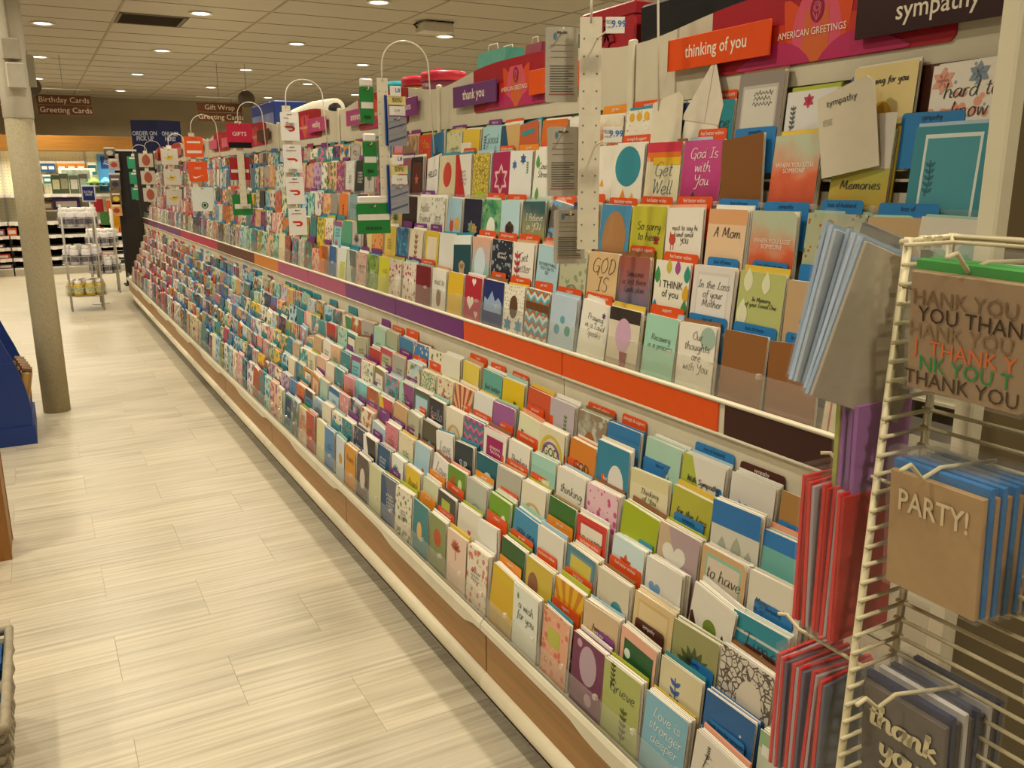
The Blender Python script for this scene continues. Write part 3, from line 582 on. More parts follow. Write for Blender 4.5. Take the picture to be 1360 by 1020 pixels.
# flat motifs printed on the front (unit size), cached
_MO = {}
def motif_mesh(kind):
    if kind in _MO: return _MO[kind]
    b = MB()
    def el(cx, cy, rx, ry, n=18): b.poly([(cx + rx * math.cos(2 * PI * i / n), cy + ry * math.sin(2 * PI * i / n)) for i in range(n)])
    if kind == 'heart': b.poly([(.5 * (16 * math.sin(t) ** 3) / 16, .5 * (13 * math.cos(t) - 5 * math.cos(2 * t) - 2 * math.cos(3 * t) - math.cos(4 * t)) / 16) for t in [2 * PI * i / 30 for i in range(30)]][::-1])
    elif kind == 'oval': el(0, 0, .36, .5)
    elif kind == 'disc': el(0, 0, .5, .5, 24)
    elif kind == 'panel': b.poly([(-.5, -.4), (.5, -.4), (.5, .4), (-.5, .4)])
    elif kind == 'tall': b.poly([(-.35, -.5), (.35, -.5), (.35, .5), (-.35, .5)])
    elif kind == 'strip': b.poly([(-.5, -.09), (.5, -.09), (.5, .09), (-.5, .09)])
    elif kind == 'tri': b.poly([(-.5, -.5), (.5, -.5), (0, .5)])
    elif kind == 'flower':
        for i in range(6): b.poly(petal(0, 0, .5, .15, 2 * PI * i / 6))
    elif kind == 'sprig':
        b.ribbon(catmull([(-.05, -.5), (.03, -.1), (0, .5)], 4), .03)
        for i in range(5):
            for sgn in (-1, 1): b.poly(petal(.01, -.4 + i * .18, .2, .05, sgn * -.9))
    elif kind == 'leaf': b.poly(petal(0, -.5, 1, .26, 0))
    elif kind == 'tree':
        b.ribbon([(0, -.5), (0, .1)], .06)
        for i in range(7): b.poly(petal(0, -.02, .5, .09, -1.3 + i * .43))
    elif kind == 'sun':
        el(0, 0, .26, .26)
        for i in range(12): a = 2 * PI * i / 12; b.poly([(.3 * math.cos(a - .1), .3 * math.sin(a - .1)), (.48 * math.cos(a), .48 * math.sin(a)), (.3 * math.cos(a + .1), .3 * math.sin(a + .1))])
    elif kind == 'arc': b.ribbon([(.45 * math.cos(PI * i / 16), -.2 + .45 * math.sin(PI * i / 16)) for i in range(17)], .10)
    elif kind == 'bird':
        el(-.05, 0, .28, .18); el(.22, .16, .13, .12); b.poly([(.32, .17), (.45, .13), (.32, .10)]); b.poly([(-.3, .02), (-.55, .2), (-.5, -.02)]); b.poly([(-.1, .05), (-.2, .38), (.1, .1)])
    elif kind == 'butterfly':
        for sgn in (-1, 1): b.poly(petal(0, .02, .5, .16, sgn * -.9)); b.poly(petal(0, -.02, .36, .13, sgn * -2.1))
        b.ribbon([(0, -.25), (0, .25)], .04)
    elif kind == 'dog':
        el(0, -.1, .26, .34); el(0, .2, .22, .2); b.poly(petal(-.16, .32, .34, .09, 2.7)); b.poly(petal(.16, .32, .34, .09, -2.7))
    elif kind == 'cup': b.poly([(-.18, -.3), (.18, -.3), (.26, .3), (-.26, .3)]); el(0, -.36, .4, .08)
    elif kind == 'mountain': b.poly([(-.5, -.3), (.5, -.3), (.5, 0), (.3, .15), (.12, .02), (-.08, .3), (-.3, .02), (-.5, .1)])
    elif kind == 'star': b.poly([((.5 if i % 2 == 0 else .2) * math.sin(PI * i / 5), (.5 if i % 2 == 0 else .2) * math.cos(PI * i / 5)) for i in range(10)][::-1])
    elif kind == 'wave': b.poly([(-.5 + i / 12, .1 * math.sin(i * .9)) for i in range(13)] + [(.5, -.4), (-.5, -.4)])
    elif kind == 'monster':
        el(0, .1, .3, .32)
        for sx in (-1, 1): b.poly([(sx * .1, .36), (sx * .2, .62), (sx * .26, .3)]); b.ribbon([(sx * .12, -.18), (sx * .12, -.5)], .05)
    me = b.mesh('motif', mat('333333', .5, noise=0)); _MO[kind] = me; return me
def motif(kind, hexc, parent, x, y, s, rot=0.0, z=.0004):
    o = link('motif', motif_mesh(kind), parent, T(x, y, z) @ Matrix.Rotation(rot, 4, 'Z') @ Matrix.Diagonal((s, s, 1, 1))); o.material_slots[0].link = 'OBJECT'; o.material_slots[0].material = mat(hexc, .5, noise=.03)
    return o
# scribbled verse lines for cards whose wording cannot be read
SCRIB = []
for q in range(6):
    rnd = random.Random(q + 3); b = MB()
    for ln in range(2 + q % 3):
        x = -.5 + rnd.uniform(0, .12); y0 = -ln * .19; pts = []; xe = .5 - rnd.uniform(0, .15); ph = rnd.uniform(0, 6)
        while x < xe:
            x += .03; ph += 1.15; pts.append((x + .018 * math.sin(ph * 2), y0 + (.055 if rnd.random() > .25 else .11) * math.sin(ph)))
        b.ribbon(catmull(pts, 2), .022)
    SCRIB.append(b.mesh('lettering', mat('333333', .5, noise=0)))
def scribble(parent, hexc, x, y, s):
    o = link('lettering', random.choice(SCRIB), parent, T(x, y, .0005) @ Matrix.Diagonal((s, s, 1, 1))); o.material_slots[0].link = 'OBJECT'; o.material_slots[0].material = mat(hexc, .5, noise=0); return o

SPEC = {}
def S(row, j, pat, paper, ink, ink2, words, motifs, desc, **kw): SPEC[(row, j)] = (pat, paper, ink, ink2, words, motifs, desc, kw)
# words: '~' handwriting, '=' printed; colour after '#'; motif: (kind, colour, x, y, size) with x in card widths, y in card heights
K = '3a3a38'
S('U1', 1, 'plain', '8a5a30', '7a4c26', '', '', [], 'plain kraft brown pocket liner beside the clear-wrapped packs')
S('U1', 2, 'plain', '8c5c32', '7a4c26', '', '', [], 'plain kraft brown pocket liner under the blue loss tab, above the dark brown band')
S('U1', 3, 'plain', 'e6e0d0', 'd8d2c0', '', '~Our|thoughts|are|with You', [('disc', '9db5a4', .3, .84, .05), ('wave', '6d8ba0', -.1, .06, .07)], 'white card handwritten Our thoughts are with You')
S('U1', 4, 'plain', '9fcdb6', '8fc0aa', '', '~Recovery|is a process', [], 'mint green card handwritten Recovery')
S('U1', 5, 'bands', 'd8cdb8', '3a322a', 'b9a78e', '', [('oval', 'c9a2bd', 0, .62, .085), ('cup', '8a3a34', .06, .28, .06)], 'card picturing a glass of tea under a lilac oval')
S('U1', 6, 'plain', 'e8e4d6', 'd8d2c0', '', '~Praying|in a Loud|Speaks', [('flower', '6a5a80', .3, .84, .018)], 'white card handwritten Praying in blue above the orange band')
S('U1', 7, 'plain', 'b6c8d6', 'a8bccc', '', '', [('disc', '4d8f9e', -.2, .45, .028), ('disc', '5f9fae', .0, .62, .022), ('disc', '2f8a78', .22, .46, .028)], 'pale blue card with three teal balloons')
S('U1', 8, 'chevron', 'c8d8d0', 'b4652a', '4fa0b4', '', [('strip', '6a4018', 0, .72, .127)], 'orange and turquoise chevron card with a brown title strip')
S('U1', 9, 'dots', 'e6dfcc', '8a7a5a', '6f9ab0', '', [('oval', '5a3f24', 0, .62, .07), ('flower', '5f8fb0', -.25, .3, .05), ('flower', '6f9fc0', .28, .3, .05)], 'speckled cream card with a brown oval and blue flowers')
S('U1', 10, 'plain', '24306a', '1c2658', '', '', [('mountain', '8fa6c4', 0, .62, .11)], 'navy card picturing a pale blue mountain')
S('U1', 11, 'plain', 'b02436', 'a01c2e', '', '', [('heart', 'e8dccb', -.12, .5, .05), ('heart', 'e0c4b8', .25, .3, .028), ('heart', 'e8dccb', .05, .9, .03)], 'red card with cream hearts')
S('U1', 12, 'plain', 'dcb52c', 'd0aa24', '', '', [], 'plain bright yellow envelope next to the red heart card')
S('U1', 13, 'plain', 'e6e2d6', 'd8d4c6', '', '~just to|say', [('oval', '8a5a30', 0, .40, .06)], 'white card with a brown hedgehog oval, under a purple tab')
S('U1', 14, 'plain', '7a1c26', '6a1420', '', '', [], 'plain dark red card above the purple band')
S('U1', 15, 'floral', 'ddd2c0', 'b04a58', '8a3040', '', [('tall', 'e6e0d0', .2, .5, .06)], 'pink flower card with a white strip, nearer of the matching pair')
S('U1', 16, 'floral', 'ddd2c0', 'b04a58', '8a3040', '', [('tall', 'e6e0d0', .2, .5, .06)], 'pink flower card with a white strip, farther of the matching pair')
S('U1', 17, 'plain', 'c9c436', 'b8b42c', '', '', [], 'lime yellow card above the purple band')
S('U1', 18, 'photo', '4a5a34', '6f8f3c', '8aa848', '', [], 'green cactus picture card above the purple band')
S('U1', 19, 'floral', 'c9a89a', 'b07a74', '9a5a58', '', [], 'dusty pink blossom card above the purple band')
S('U1', 20, 'split', 'b8c4b4', '5d6e66', '', '', [('sprig', 'b07070', .1, .6, .08)], 'grey green card with a slanted pale edge and pink sprig')
S('U1', 21, 'plain', 'd8dcd8', 'c8ccc8', '', '', [('tall', 'c4c43c', .1, .35, .10)], 'pale grey card with a lime lettering panel')
S('U1', 22, 'plain', '2d5f92', '264f80', '', '', [], 'plain steel blue card above the mauve band')
S('U2', 2, 'plain', 'b4ba74', 'a4aa68', '', '~In Memory|of your Loved One', [('leaf', 'd8d8b4', -.3, .9, .05), ('leaf', 'd8d8b4', .1, .88, .045), ('leaf', 'd8d8b4', -.36, .5, .06)], 'olive green card handwritten In Memory of your Loved One')
S('U2', 3, 'frame', 'ddd8d0', 'cfc8c0', 'd8d2ca', '~In the Loss|of your|Mother', [], 'pale grey framed card about the loss of a mother')
S('U2', 4, 'plain', 'e4dfcc', 'd4cfbc', '', '=I THINK|of you', [('leaf', '3f8a4a', -.42, .8, .04), ('leaf', 'c0b040', -.1, .93, .035), ('leaf', 'a04a8a', .15, .93, .035), ('leaf', '2f7fa0', -.43, .35, .04), ('leaf', '2f8a78', .43, .85, .04), ('leaf', 'd0a020', .43, .6, .04), ('leaf', '3f8a4a', .43, .4, .04)], 'white I THINK of you card bordered with bright shield shapes')
S('U2', 5, 'wash', 'a0584a', '8a6a78', '4a6a84', '~Someone|is lost there|Gods plan', [], 'sunset coloured card in rust and dusk blue with black verse')
S('U2', 6, 'plain', 'd8b888', 'c4a070', '', '~GOD|IS', [], 'tan woodgrain card with brown letters, right of the white perforated strip')
S('U2', 7, 'floral', 'b4b494', '8a9474', 'c4c0a4', '', [('arc', '7a7a54', 0, .35, .06)], 'sage green line-flower card left of the tan woodgrain card')
S('U2', 8, 'plain', 'a8cad4', '98bcc8', '', '=DO EVERYTHING|YOU CAN TO|GET', [], 'pale blue card reading DO EVERYTHING YOU CAN')
S('U2', 9, 'plain', 'e6e0d2', 'd8d2c4', '', '~Get|Better', [('sprig', 'b83a54', -.28, .5, .12)], 'white card with a tall stem of crimson flowers')
S('U2', 10, 'floral', '2a2f3a', '8a8f98', 'c0c0bc', '', [], 'charcoal card with pale grey leaves')
S('U2', 11, 'wash', 'd8a488', '9db4c0', '7fae74', '', [('oval', 'c4d4dc', -.05, .5, .11)], 'pastel rainbow card with a large curved panel')
S('U2', 12, 'bands', '1f4a52', 'dfe6e0', '1a3a42', '', [('dog', 'b89a74', 0, .34, .07)], 'dark teal card picturing a pale animal')
S('U2', 13, 'plain', 'e0e0d6', 'd0d0c8', '', '', [], 'plain white card left of the dark teal animal card')
S('U2', 14, 'frame', 'e6dcc0', 'd8b82c', 'e0c030', '', [], 'cream card in a bright yellow frame')
S('U2', 15, 'plain', 'd8cdb4', 'c8bda4', '', '', [('sprig', '9a6a54', 0, .6, .11)], 'tall cream card with a brown sprig')
S('U2', 16, 'photo', '2f7aa4', '1f5a86', '5fa4c4', '', [], 'bright blue patterned card right of a yellow one')
S('U2', 17, 'plain', 'd8bc54', 'c8ac48', '', '', [], 'mustard yellow card under the green hanging pack')
S('U2', 18, 'floral', 'd89a58', 'c05a3a', 'b08a48', '', [], 'orange flower card under the green hanging pack')
S('U2', 19, 'split', '3a2f2a', 'd4c48a', '', '', [('sprig', '7a4a3a', -.2, .5, .08)], 'black and cream slanted card')
S('U2', 20, 'plain', 'b4b0a8', 'a4a098', '', '', [('tree', '6a6660', 0, .5, .08)], 'grey card with a darker grey plant')
S('U2', 21, 'plain', '4f9a7a', '448a6c', '', '', [], 'plain jade green card')
S('U3', 2, 'wash', 'b4bca0', 'd86a44', 'a83a24', '=WHEN YOU LOSE|SOMEONE', [], 'lower of two orange poppy field sympathy cards', rc=True, tx='ecdfce')
S('U3', 3, 'bands', 'e0bf9a', 'd8a070', 'c07a4a', '~A Mom', [('flower', 'a83a2a', -.2, .28, .03), ('flower', '3a3228', .2, .28, .03)], 'peach card handwritten A Mom with small red flowers')
S('U3', 4, 'plain', 'e6e0d0', 'd6d0c0', '', '~just to say hi|and send|YOU', [('monster', 'b8493a', -.3, .55, .04)], 'white card with a thin red horned doodle')
S('U3', 5, 'plain', 'c0bc3c', 'b0ac32', '', '~So sorry|to hear', [('butterfly', 'a83024', .28, .52, .03)], 'lime green card handwritten So sorry to hear')
S('U3', 6, 'plain', '4a8ab0', '3f7aa0', '', '', [('oval', 'a8794a', 0, .5, .14)], 'blue card with a tall tan pointing finger')
S('U3', 8, 'photo', '8a8f84', '5a564c', '6fa4d0', '', [('disc', '2c2824', 0, .55, .06)], 'raccoon-like animal photo card with bright sky')
S('U3', 9, 'wash', '3a5a5e', '8a8f6a', 'b09a58', '~I Believe|in YOU', [], 'dark teal to gold card lettered in white', tx='efe8d8')
S('U3', 10, 'plain', 'b4d4dc', 'a4c6d0', '', '', [('dog', '4a3226', 0, .42, .09)], 'pale blue card with a brown and white dog')
S('U3', 11, 'photo', '3f8a5a', '7ab07a', '2f6a5a', '', [('oval', 'e0e4d4', 0, .45, .08)], 'green leafy card with a white oval label')
S('U3', 12, 'plain', '23233c', '1c1c32', '', '', [('flower', '8a9a70', -.05, .45, .05), ('flower', 'c8a060', .15, .42, .04)], 'midnight blue card with a small bouquet')
S('U3', 13, 'plain', '9fc2d4', '8fb4c8', '', '', [('disc', 'd8a040', .22, .5, .045), ('monster', 'b84a34', -.15, .4, .06)], 'sky blue card with a red giraffe and a yellow ball')
S('U3', 14, 'floral', 'e0ddd0', 'a4a890', 'b0a4a0', '', [], 'white card with grey vines')
S('U3', 15, 'plain', 'dcd8c8', 'ccc8b8', '', '~hello|friend', [], 'plain off-white card left of the grey vine card')
S('U3', 16, 'plain', '3a2a24', '2f201c', '', '', [('cup', 'a89484', .05, .35, .04)], 'dark brown card with a small pale motif')
S('U3', 17, 'plain', 'c4a474', 'b49464', '', '', [('tree', '5a7a44', 0, .45, .07)], 'tan card with a green plant, right of the green hanging pack')
S('U3', 20, 'plain', '1f3550', '182a42', '', '', [], 'dark navy card left of the green hanging pack')
S('U3', 21, 'damask', '8fa8a8', '6a8890', '', '', [], 'blue grey textured card near the green hanging pack')
S('U3', 22, 'plain', 'd8701c', 'c86014', '', '', [('sprig', '5a2a14', 0, .5, .08)], 'bright orange card with dark lettering')
S('U3', 23, 'plain', '8f8a80', '807c72', '', '', [], 'plain warm grey card left of the bright orange one')
S('U4', 0, 'frame', '4f98a4', 'd8e0d8', '3f8a98', '', [('sprig', '2f6a74', -.25, .5, .06)], 'teal wrapped sympathy card with a white border line', w=.142, sy=-.058)
S('U3', -1, 'bands', 'c9c8b8', 'd4d0c0', 'a8b8b0', '', [('wave', '8fb0a0', 0, .74, .12), ('wave', '6a9a98', 0, .62, .10)], 'pale seascape card right of the clear-wrapped packs', w=.14, sy=.03)
S('L2', -1, 'bands', 'c0c8b0', '8fae84', 'd8d8cc', '', [('strip', 'dfe0d6', 0, .8, .11)], 'pale green wrapped second row card beside the lower red packs')
S('L3', -1, 'plain', 'd8cfb4', 'c8bfa4', '', '', [('oval', '2f8a7c', .1, .6, .05)], 'cream third row card with a teal figure beside the red packs')
S('U4', 1, 'wash', '8aa05a', 'a8a84a', 'c0963a', '~Memories', [('panel', 'c8c0b4', 0, .88, .122)], 'yellow green watercolour card handwritten Memories', sy=-.02, ty=.42)
S('U4', 2, 'wash', 'b4bca0', 'd86a44', 'a83a24', '=WHEN YOU LOSE|SOMEONE', [], 'upper of two orange poppy field sympathy cards', rc=True, tx='ecdfce')
S('U4', 3, 'plain', '7e5024', '70451e', '', '', [], 'plain kraft brown liner right of the pink God Is with You card')
S('U4', 4, 'wash', 'c04a84', 'b43c78', 'a03060', '~God Is|with|You', [('flower', '8a2a34', .0, .08, .05), ('leaf', '2f3a2a', -.15, .22, .04), ('leaf', '2f3a2a', .3, .14, .035), ('flower', 'd8a030', .12, .06, .03)], 'pink card lettered God Is with You in white', tx='f0e4dc')
S('U4', 5, 'bands', 'd8cfae', 'c8344a', 'd8cfae', '~Get|Well|Soon', [('strip', 'd8701c', 0, .80, .122), ('strip', 'd8b020', .1, .74, .10)], 'cream Get Well Soon card with red and orange top stripes', tx='2f5a78', ty=.36)
S('U4', 6, 'plain', 'e0dccc', 'd0ccbc', '', '', [('disc', '2f8494', 0, .68, .10), ('tri', 'd88a20', -.1, .12, .08), ('tri', 'd8a830', .2, .10, .07)], 'white card with a big teal speech bubble and yellow peaks')
S('U4', 7, 'plain', 'e2dccc', 'd2ccbc', '', '', [('tri', '2f7f8a', -.1, .45, .02), ('tri', 'd89a30', .15, .45, .02)], 'white card with small bunting, half behind the perforated strip')
S('U4', 8, 'plain', 'e4e0d2', 'd4d0c2', '', '~Sending You|Healing Thoughts', [('sprig', '8a9a40', .28, .5, .05)], 'white card headed with sending healing thoughts')
S('U4', 9, 'plain', 'e4e2d4', 'd4d2c4', '', '~Courage|Strength', [('leaf', '4f9a44', -.36, .8, .04), ('leaf', '4f9a44', -.30, .25, .04)], 'white card handwritten Courage with green leaves')
S('U4', 10, 'plain', 'dfe0d8', 'd0d0c8', '', '', [('flower', '3f6aa0', .1, .85, .035), ('flower', '4f7ab0', -.28, .75, .03), ('sprig', '5a8a70', .3, .7, .04)], 'white card with blue flowers along the top')
S('U4', 11, 'plain', 'a42454', '941c48', '', '', [('flower', 'e0b4b0', 0, .5, .10), ('flower', 'a42454', 0, .5, .07)], 'magenta card with a large outlined flower')
S('U4', 12, 'damask', 'd4c050', '8a7424', '', '', [('panel', 'b0bc28', 0, .12, .06)], 'mustard card with giraffe-skin print')
S('U4', 13, 'split', 'c42a2c', 'e6e2d6', '', '', [], 'red and white slanted card')
S('U4', 14, 'plain', 'd4c8a4', 'c4b894', '', '', [('oval', 'c03a2c', 0, .6, .09)], 'cream card with a tall red oval')
S('U4', 15, 'plain', 'e4e2da', 'd4d2ca', '', '=HELLO', [], 'white card with bold black letters, right of the price tags')
S('U4', 16, 'frame', '5a2420', '1c1614', '2a1a18', '', [('star', 'c86a5a', 0, .5, .05)], 'black and maroon card beside the bold lettered white card')
S('U4', 20, 'plain', 'bdbab2', 'adaaa2', '', '', [('tree', '7a766e', 0, .5, .08)], 'light grey card left of the hanging packs')
S('U4', 21, 'plain', '1f2620', '181e1a', '', '', [], 'near-black card left of the hanging packs')
S('U4', 22, 'damask', 'c4c2b8', 'e6e4dc', '', '', [], 'silver white wedding card with a glossy pattern')
S('U4', 23, 'floral', '8a3a74', 'd8a060', 'c0708a', '', [], 'purple bouquet card left of the silver white one')
S('U5', 0, 'floral', 'ded8ca', 'd89a84', '8a9aa4', '~hard to|know', [('flower', 'd4886a', -.15, .5, .05), ('flower', 'd89a84', -.35, .85, .045), ('flower', '7a8c9a', .1, .88, .04)], 'white card with coral and slate blossoms beside the cream post', w=.145, sy=-.06, dz=.015)
S('U5', 1, 'plain', 'dcc88a', 'ccb87c', '', '~Praying for you', [('oval', 'c89a24', -.0, .45, .08)], 'pale gold card handwritten Praying with a gold oval', h=.19, w=.14, dz=.012, ty=.85, sy=-.025)
S('U5', 2, 'plain', 'd4d2cc', 'c6c4be', '', '', [('flower', 'b83a54', -.05, .88, .03), ('flower', 'c05a6a', -.38, .42, .035), ('flower', '6a3a74', -.28, .18, .03), ('sprig', '5a5f60', -.35, .7, .05)], 'silvery white card with red and purple flowers')
S('U5', 3, 'frame', 'cac6b8', 'b4aea2', '8a8078', '', [], 'grey framed card with a pale scalloped centre', h=.185, dz=.035)
S('U5', 4, 'plain', '23808a', '1c727c', '', '~I hope', [], 'dark teal card under the thinking of you sign')
S('U5', 6, 'dots', 'e0dac8', 'd0a030', 'c08a28', '', [('disc', 'd8a830', -.3, .9, .022), ('disc', 'd8a830', -.05, .9, .022), ('disc', 'd8a830', .2, .9, .022)], 'white card with rows of round yellow faces')
S('U5', 8, 'plain', 'e2ded0', 'd2cec0', '', '=THINK|POSITIVE', [], 'white card reading THINK POSITIVE, left of the perforated strip')
S('U5', 9, 'plain', 'd06a14', 'c0600e', '', '', [], 'plain orange card left of THINK POSITIVE')
S('U5', 10, 'plain', 'c05a34', 'b04e2a', '', '', [('dog', '4a3024', .05, .42, .08), ('strip', '2f8a8a', 0, .84, .08)], 'terracotta card with a spaniel')
S('U5', 11, 'split', '1c4a6a', 'c8a468', '', '', [], 'navy card half covered by a tan flap')
S('U5', 12, 'plain', '9fc8cc', '8fbac0', '', '~Good|Luck', [('sprig', '4a6a70', -.35, .7, .05)], 'pale aqua handwritten card left of the navy and tan one')
S('U5', 13, 'split', 'd8b83a', 'd8b83a', '', '', [('panel', 'e0dacb', -.3, .55, .08)], 'golden yellow card behind a tilted white doodle')
S('U5', 14, 'floral', 'c8c49a', 'a8ac78', 'b8a878', '', [], 'cream and olive card left of the golden yellow one')
S('U5', 15, 'plain', '1f6a94', '185c84', '', '', [('star', '1f3a34', 0, .5, .08)], 'bright blue card with a dark star')
S('U5', 16, 'plain', 'c8381c', 'b83014', '', '~You|Rock', [], 'scarlet card with doodled letters, left of the star card', tx='e0b83a')
S('U5', 17, 'photo', 'b08a64', '8a6a4a', 'c8a484', '', [], 'tan card half behind the silver pouch')
S('U5', 20, 'photo', '7a2444', 'c05a34', '3f6a44', '', [], 'wine red bouquet card left of the green hanging pack')
S('U5', 21, 'plain', 'd4c8b4', 'c4b8a4', '', '', [('heart', 'a08a74', 0, .4, .05)], 'cream card with thin heart line drawing')
S('U5', 22, 'floral', 'b4aca0', '8f8478', '7a6f64', '', [], 'greige blossom card beside the cream heart card')
S('L1', 0, 'plain', 'ddd6c6', 'cdc6b6', '', '~Faith', [('bird', '4a6a9a', .3, .55, .03), ('sprig', '5a5a50', -.2, .85, .03)], 'off-white front row card handwritten Faith with a blue bird')
S('L1', 1, 'plain', '7fb0c4', '70a4ba', '', '~Love is|stronger|deeper', [], 'light blue front row card lettered Love is stronger in white', tx='f0ece0')
S('L1', 2, 'plain', 'a8ae64', '98a058', '', '~Grieve', [('sprig', '4a5228', -.25, .85, .06), ('sprig', '565e30', .1, .3, .08)], 'moss green front row card handwritten Grieve with dark leaves')
S('L1', 3, 'plain', '6e3050', '602844', '', '', [('oval', 'b098a4', .02, .66, .095), ('disc', 'b890a4', -.28, .9, .02), ('disc', 'b08a9c', .1, .2, .03)], 'plum front row card with a lilac oval verse')
S('L1', 4, 'floral', 'd8a080', 'c86a54', 'd8c48a', '', [('panel', 'b4b44c', -.05, .62, .055)], 'peach blossom front row card with a yellow-green label')
S('L1', 5, 'plain', 'd8dccf', 'c8ccc0', '', '~a wish|for you', [('leaf', '6a8a6a', -.3, .85, .02)], 'white front row card of grey handwriting beside the peach blossom card')
S('L1', 6, 'bands', 'c9a428', 'c8ac1c', 'b89a50', '', [], 'mustard yellow front row card with tiny flowers')
S('L1', 7, 'floral', 'dcd0bc', 'c8705c', '8aa070', '', [], 'cream front row card with coral blooms, left of mustard yellow')
S('L1', 8, 'plain', 'ddc2ae', 'cdb4a0', '', '', [('tree', 'b8604c', -.05, .7, .07)], 'peach front row card with a red tree')
S('L1', 9, 'plain', '7f8a54', '727c4a', '', '', [('disc', 'b84a24', 0, .62, .055)], 'olive front row card with a round red orange face')
S('L1', 10, 'plain', '2f7a7c', '286c6e', '', '', [('oval', 'd8b070', -.05, .45, .06)], 'teal front row card with a yellow bird')
S('L1', 11, 'floral', 'd8d2bc', '6a7a4a', 'b06a3c', '', [], 'ivory front row card with a flower garland')
S('L1', 12, 'split', '2d4a74', '5f6470', '', '', [], 'navy front row card under a tipped slate one')
S('L1', 13, 'plain', 'c4c49a', 'b4b48c', '', '', [], 'plain pale sage front row card')
S('L1', 14, 'damask', '5a4a44', '3f322e', '', '', [('oval', 'cabfae', .02, .5, .08)], 'dark brown front row card with a cream oval')
S('L1', 15, 'plain', 'cf8c1c', 'c08014', '', '~thanks', [], 'amber orange front row card')
S('L1', 16, 'plain', 'c4cfd0', 'b4c0c2', '', '', [('disc', 'd0902c', .05, .5, .045)], 'pale blue front row card with an orange dot')
S('L1', 17, 'plain', '4a80b0', '4074a4', '', '', [], 'cornflower blue front row card')
S('L1', 18, 'plain', 'd4d0a0', 'c4c092', '', '', [], 'pale yellow front row card')
S('L2', 0, 'wash', '2a5f98', '2f6aa4', '24508a', '', [('star', 'dfe4e8', .0, .62, .012), ('star', 'dfe4e8', .25, .75, .008)], 'starry mid blue card in the second row')
S('L2', 1, 'plain', 'd4cba4', 'c4bb96', '', '', [('sprig', '3f5f9a', -.12, .55, .10)], 'cream second row card with blue flowers under the blue tab')
S('L2', 2, 'plain', 'e0a890', 'd09a84', '', '', [('panel', '24562c', .02, .62, .105), ('disc', 'd8e4d4', -.28, .68, .022)], 'salmon second row card with a dark green thanks gift panel')
S('L2', 3, 'plain', 'cbb08a', 'bba07c', '', '~have a|great day', [('bird', 'c8941c', -.18, .62, .045), ('flower', 'b8503a', .08, .52, .018), ('arc', '2f5a74', -.1, .35, .05)], 'tan second row card with a yellow bird')
S('L2', 4, 'rays', 'd8a818', 'c07a14', '', '', [('sun', 'a8401c', 0, .5, .07)], 'golden second row card with an orange sunburst border')
S('L2', 5, 'plain', 'c4ac3c', 'b49c32', '', '', [('oval', '8a5a3c', -.2, .6, .07)], 'yellow second row card with a portrait oval')
S('L2', 6, 'plain', '2f5a2c', '284e26', '', '', [('monster', 'b05a28', 0, .3, .06)], 'forest green second row card with an orange cartoon')
S('L2', 7, 'plain', 'e0ddd2', 'd0cdc2', '', '', [], 'blank white second row envelope by the amber tab')
S('L2', 8, 'plain', 'dcd8c8', 'cccaba', '', '', [('heart', 'b8546a', .1, .6, .02), ('wave', '5f9a9a', 0, .3, .08)], 'white second row card with teal waves')
S('L2', 9, 'plain', '3f3f3c', '343432', '', '=I M', [('panel', 'a8b23c', -.05, .74, .06)], 'charcoal second row card with a lime label', tx='e8e4da')
S('L2', 10, 'plain', 'c4c8a4', 'b4b896', '', '', [('disc', '8a946c', .1, .55, .035)], 'pale sage second row card with a round emblem')
S('L2', 11, 'plain', 'd8b818', 'c8a810', '', '~thank', [('tree', 'b0501c', 0, .3, .07)], 'bright yellow second row card')
S('L2', 12, 'plain', 'd8dcd2', 'c8ccc4', '', '', [('tree', '2f6a6a', -.1, .6, .09)], 'white second row card with a dark teal tree')
S('L2', 13, 'plain', '1f4f74', '184464', '', '', [], 'deep blue second row card')
S('L2', 14, 'split', 'e0dcd6', '26221f', '', '', [('strip', '8a2a5a', 0, .4, .09)], 'black and white second row card with a magenta slash')
S('L2', 15, 'floral', '3a3f4c', '8a6a7a', '6f7f94', '', [], 'slate blue flower card in the second row')
S('L3', 0, 'damask', 'cfc7b8', '574d40', '', '', [('oval', 'd6ccb8', .12, .55, .09), ('strip', '5a2a1a', 0, .42, .12)], 'white lace card with a brown ribbon, third row', w=.135, h=.18)
S('L3', 1, 'plain', '9a9a64', '8c8c5a', '', '', [('tree', '4f5a30', 0, .52, .10)], 'olive third row card with a round leafy tree')
S('L3', 2, 'frame', 'dcc494', 'ccb078', 'd8bd8a', '', [('sprig', '8a6a3c', 0, .5, .04)], 'pale tan framed third row card')
S('L3', 3, 'plain', 'ccc4ac', 'bcb49c', '', '', [('disc', '3f8a94', .15, .55, .045)], 'beige third row card with teal flower heads')
S('L3', 4, 'frame', 'c4b44a', '5f8a98', '4f7a8a', '', [], 'slate blue third row card with a mustard label')
S('L3', 5, 'plain', 'dad6c8', 'cac6b8', '', '', [], 'plain white third row card before lime envelopes')
S('L3', 6, 'wash', '3f8ab0', '3a80a8', '5fa0c0', '~you are|a star', [('star', 'dfe4e0', .2, .25, .02)], 'ocean blue third row card with handwriting and a star')
S('L3', 7, 'plain', '6a9a1c', '5f8c18', '', '', [('monster', 'c0482c', -.2, .55, .05), ('oval', 'e4e4d4', .22, .62, .045)], 'grass green monster card, nearer of the two')
S('L3', 8, 'plain', 'b0b4a4', 'a0a496', '', '', [('arc', '8a9a9a', 0, .5, .07)], 'grey third row card with a faint arch')
S('L3', 9, 'plain', '5f8a20', '557e1a', '', '', [('monster', 'c0482c', -.2, .7, .045), ('oval', 'c8d49a', .2, .72, .04)], 'grass green monster card, farther of the two')
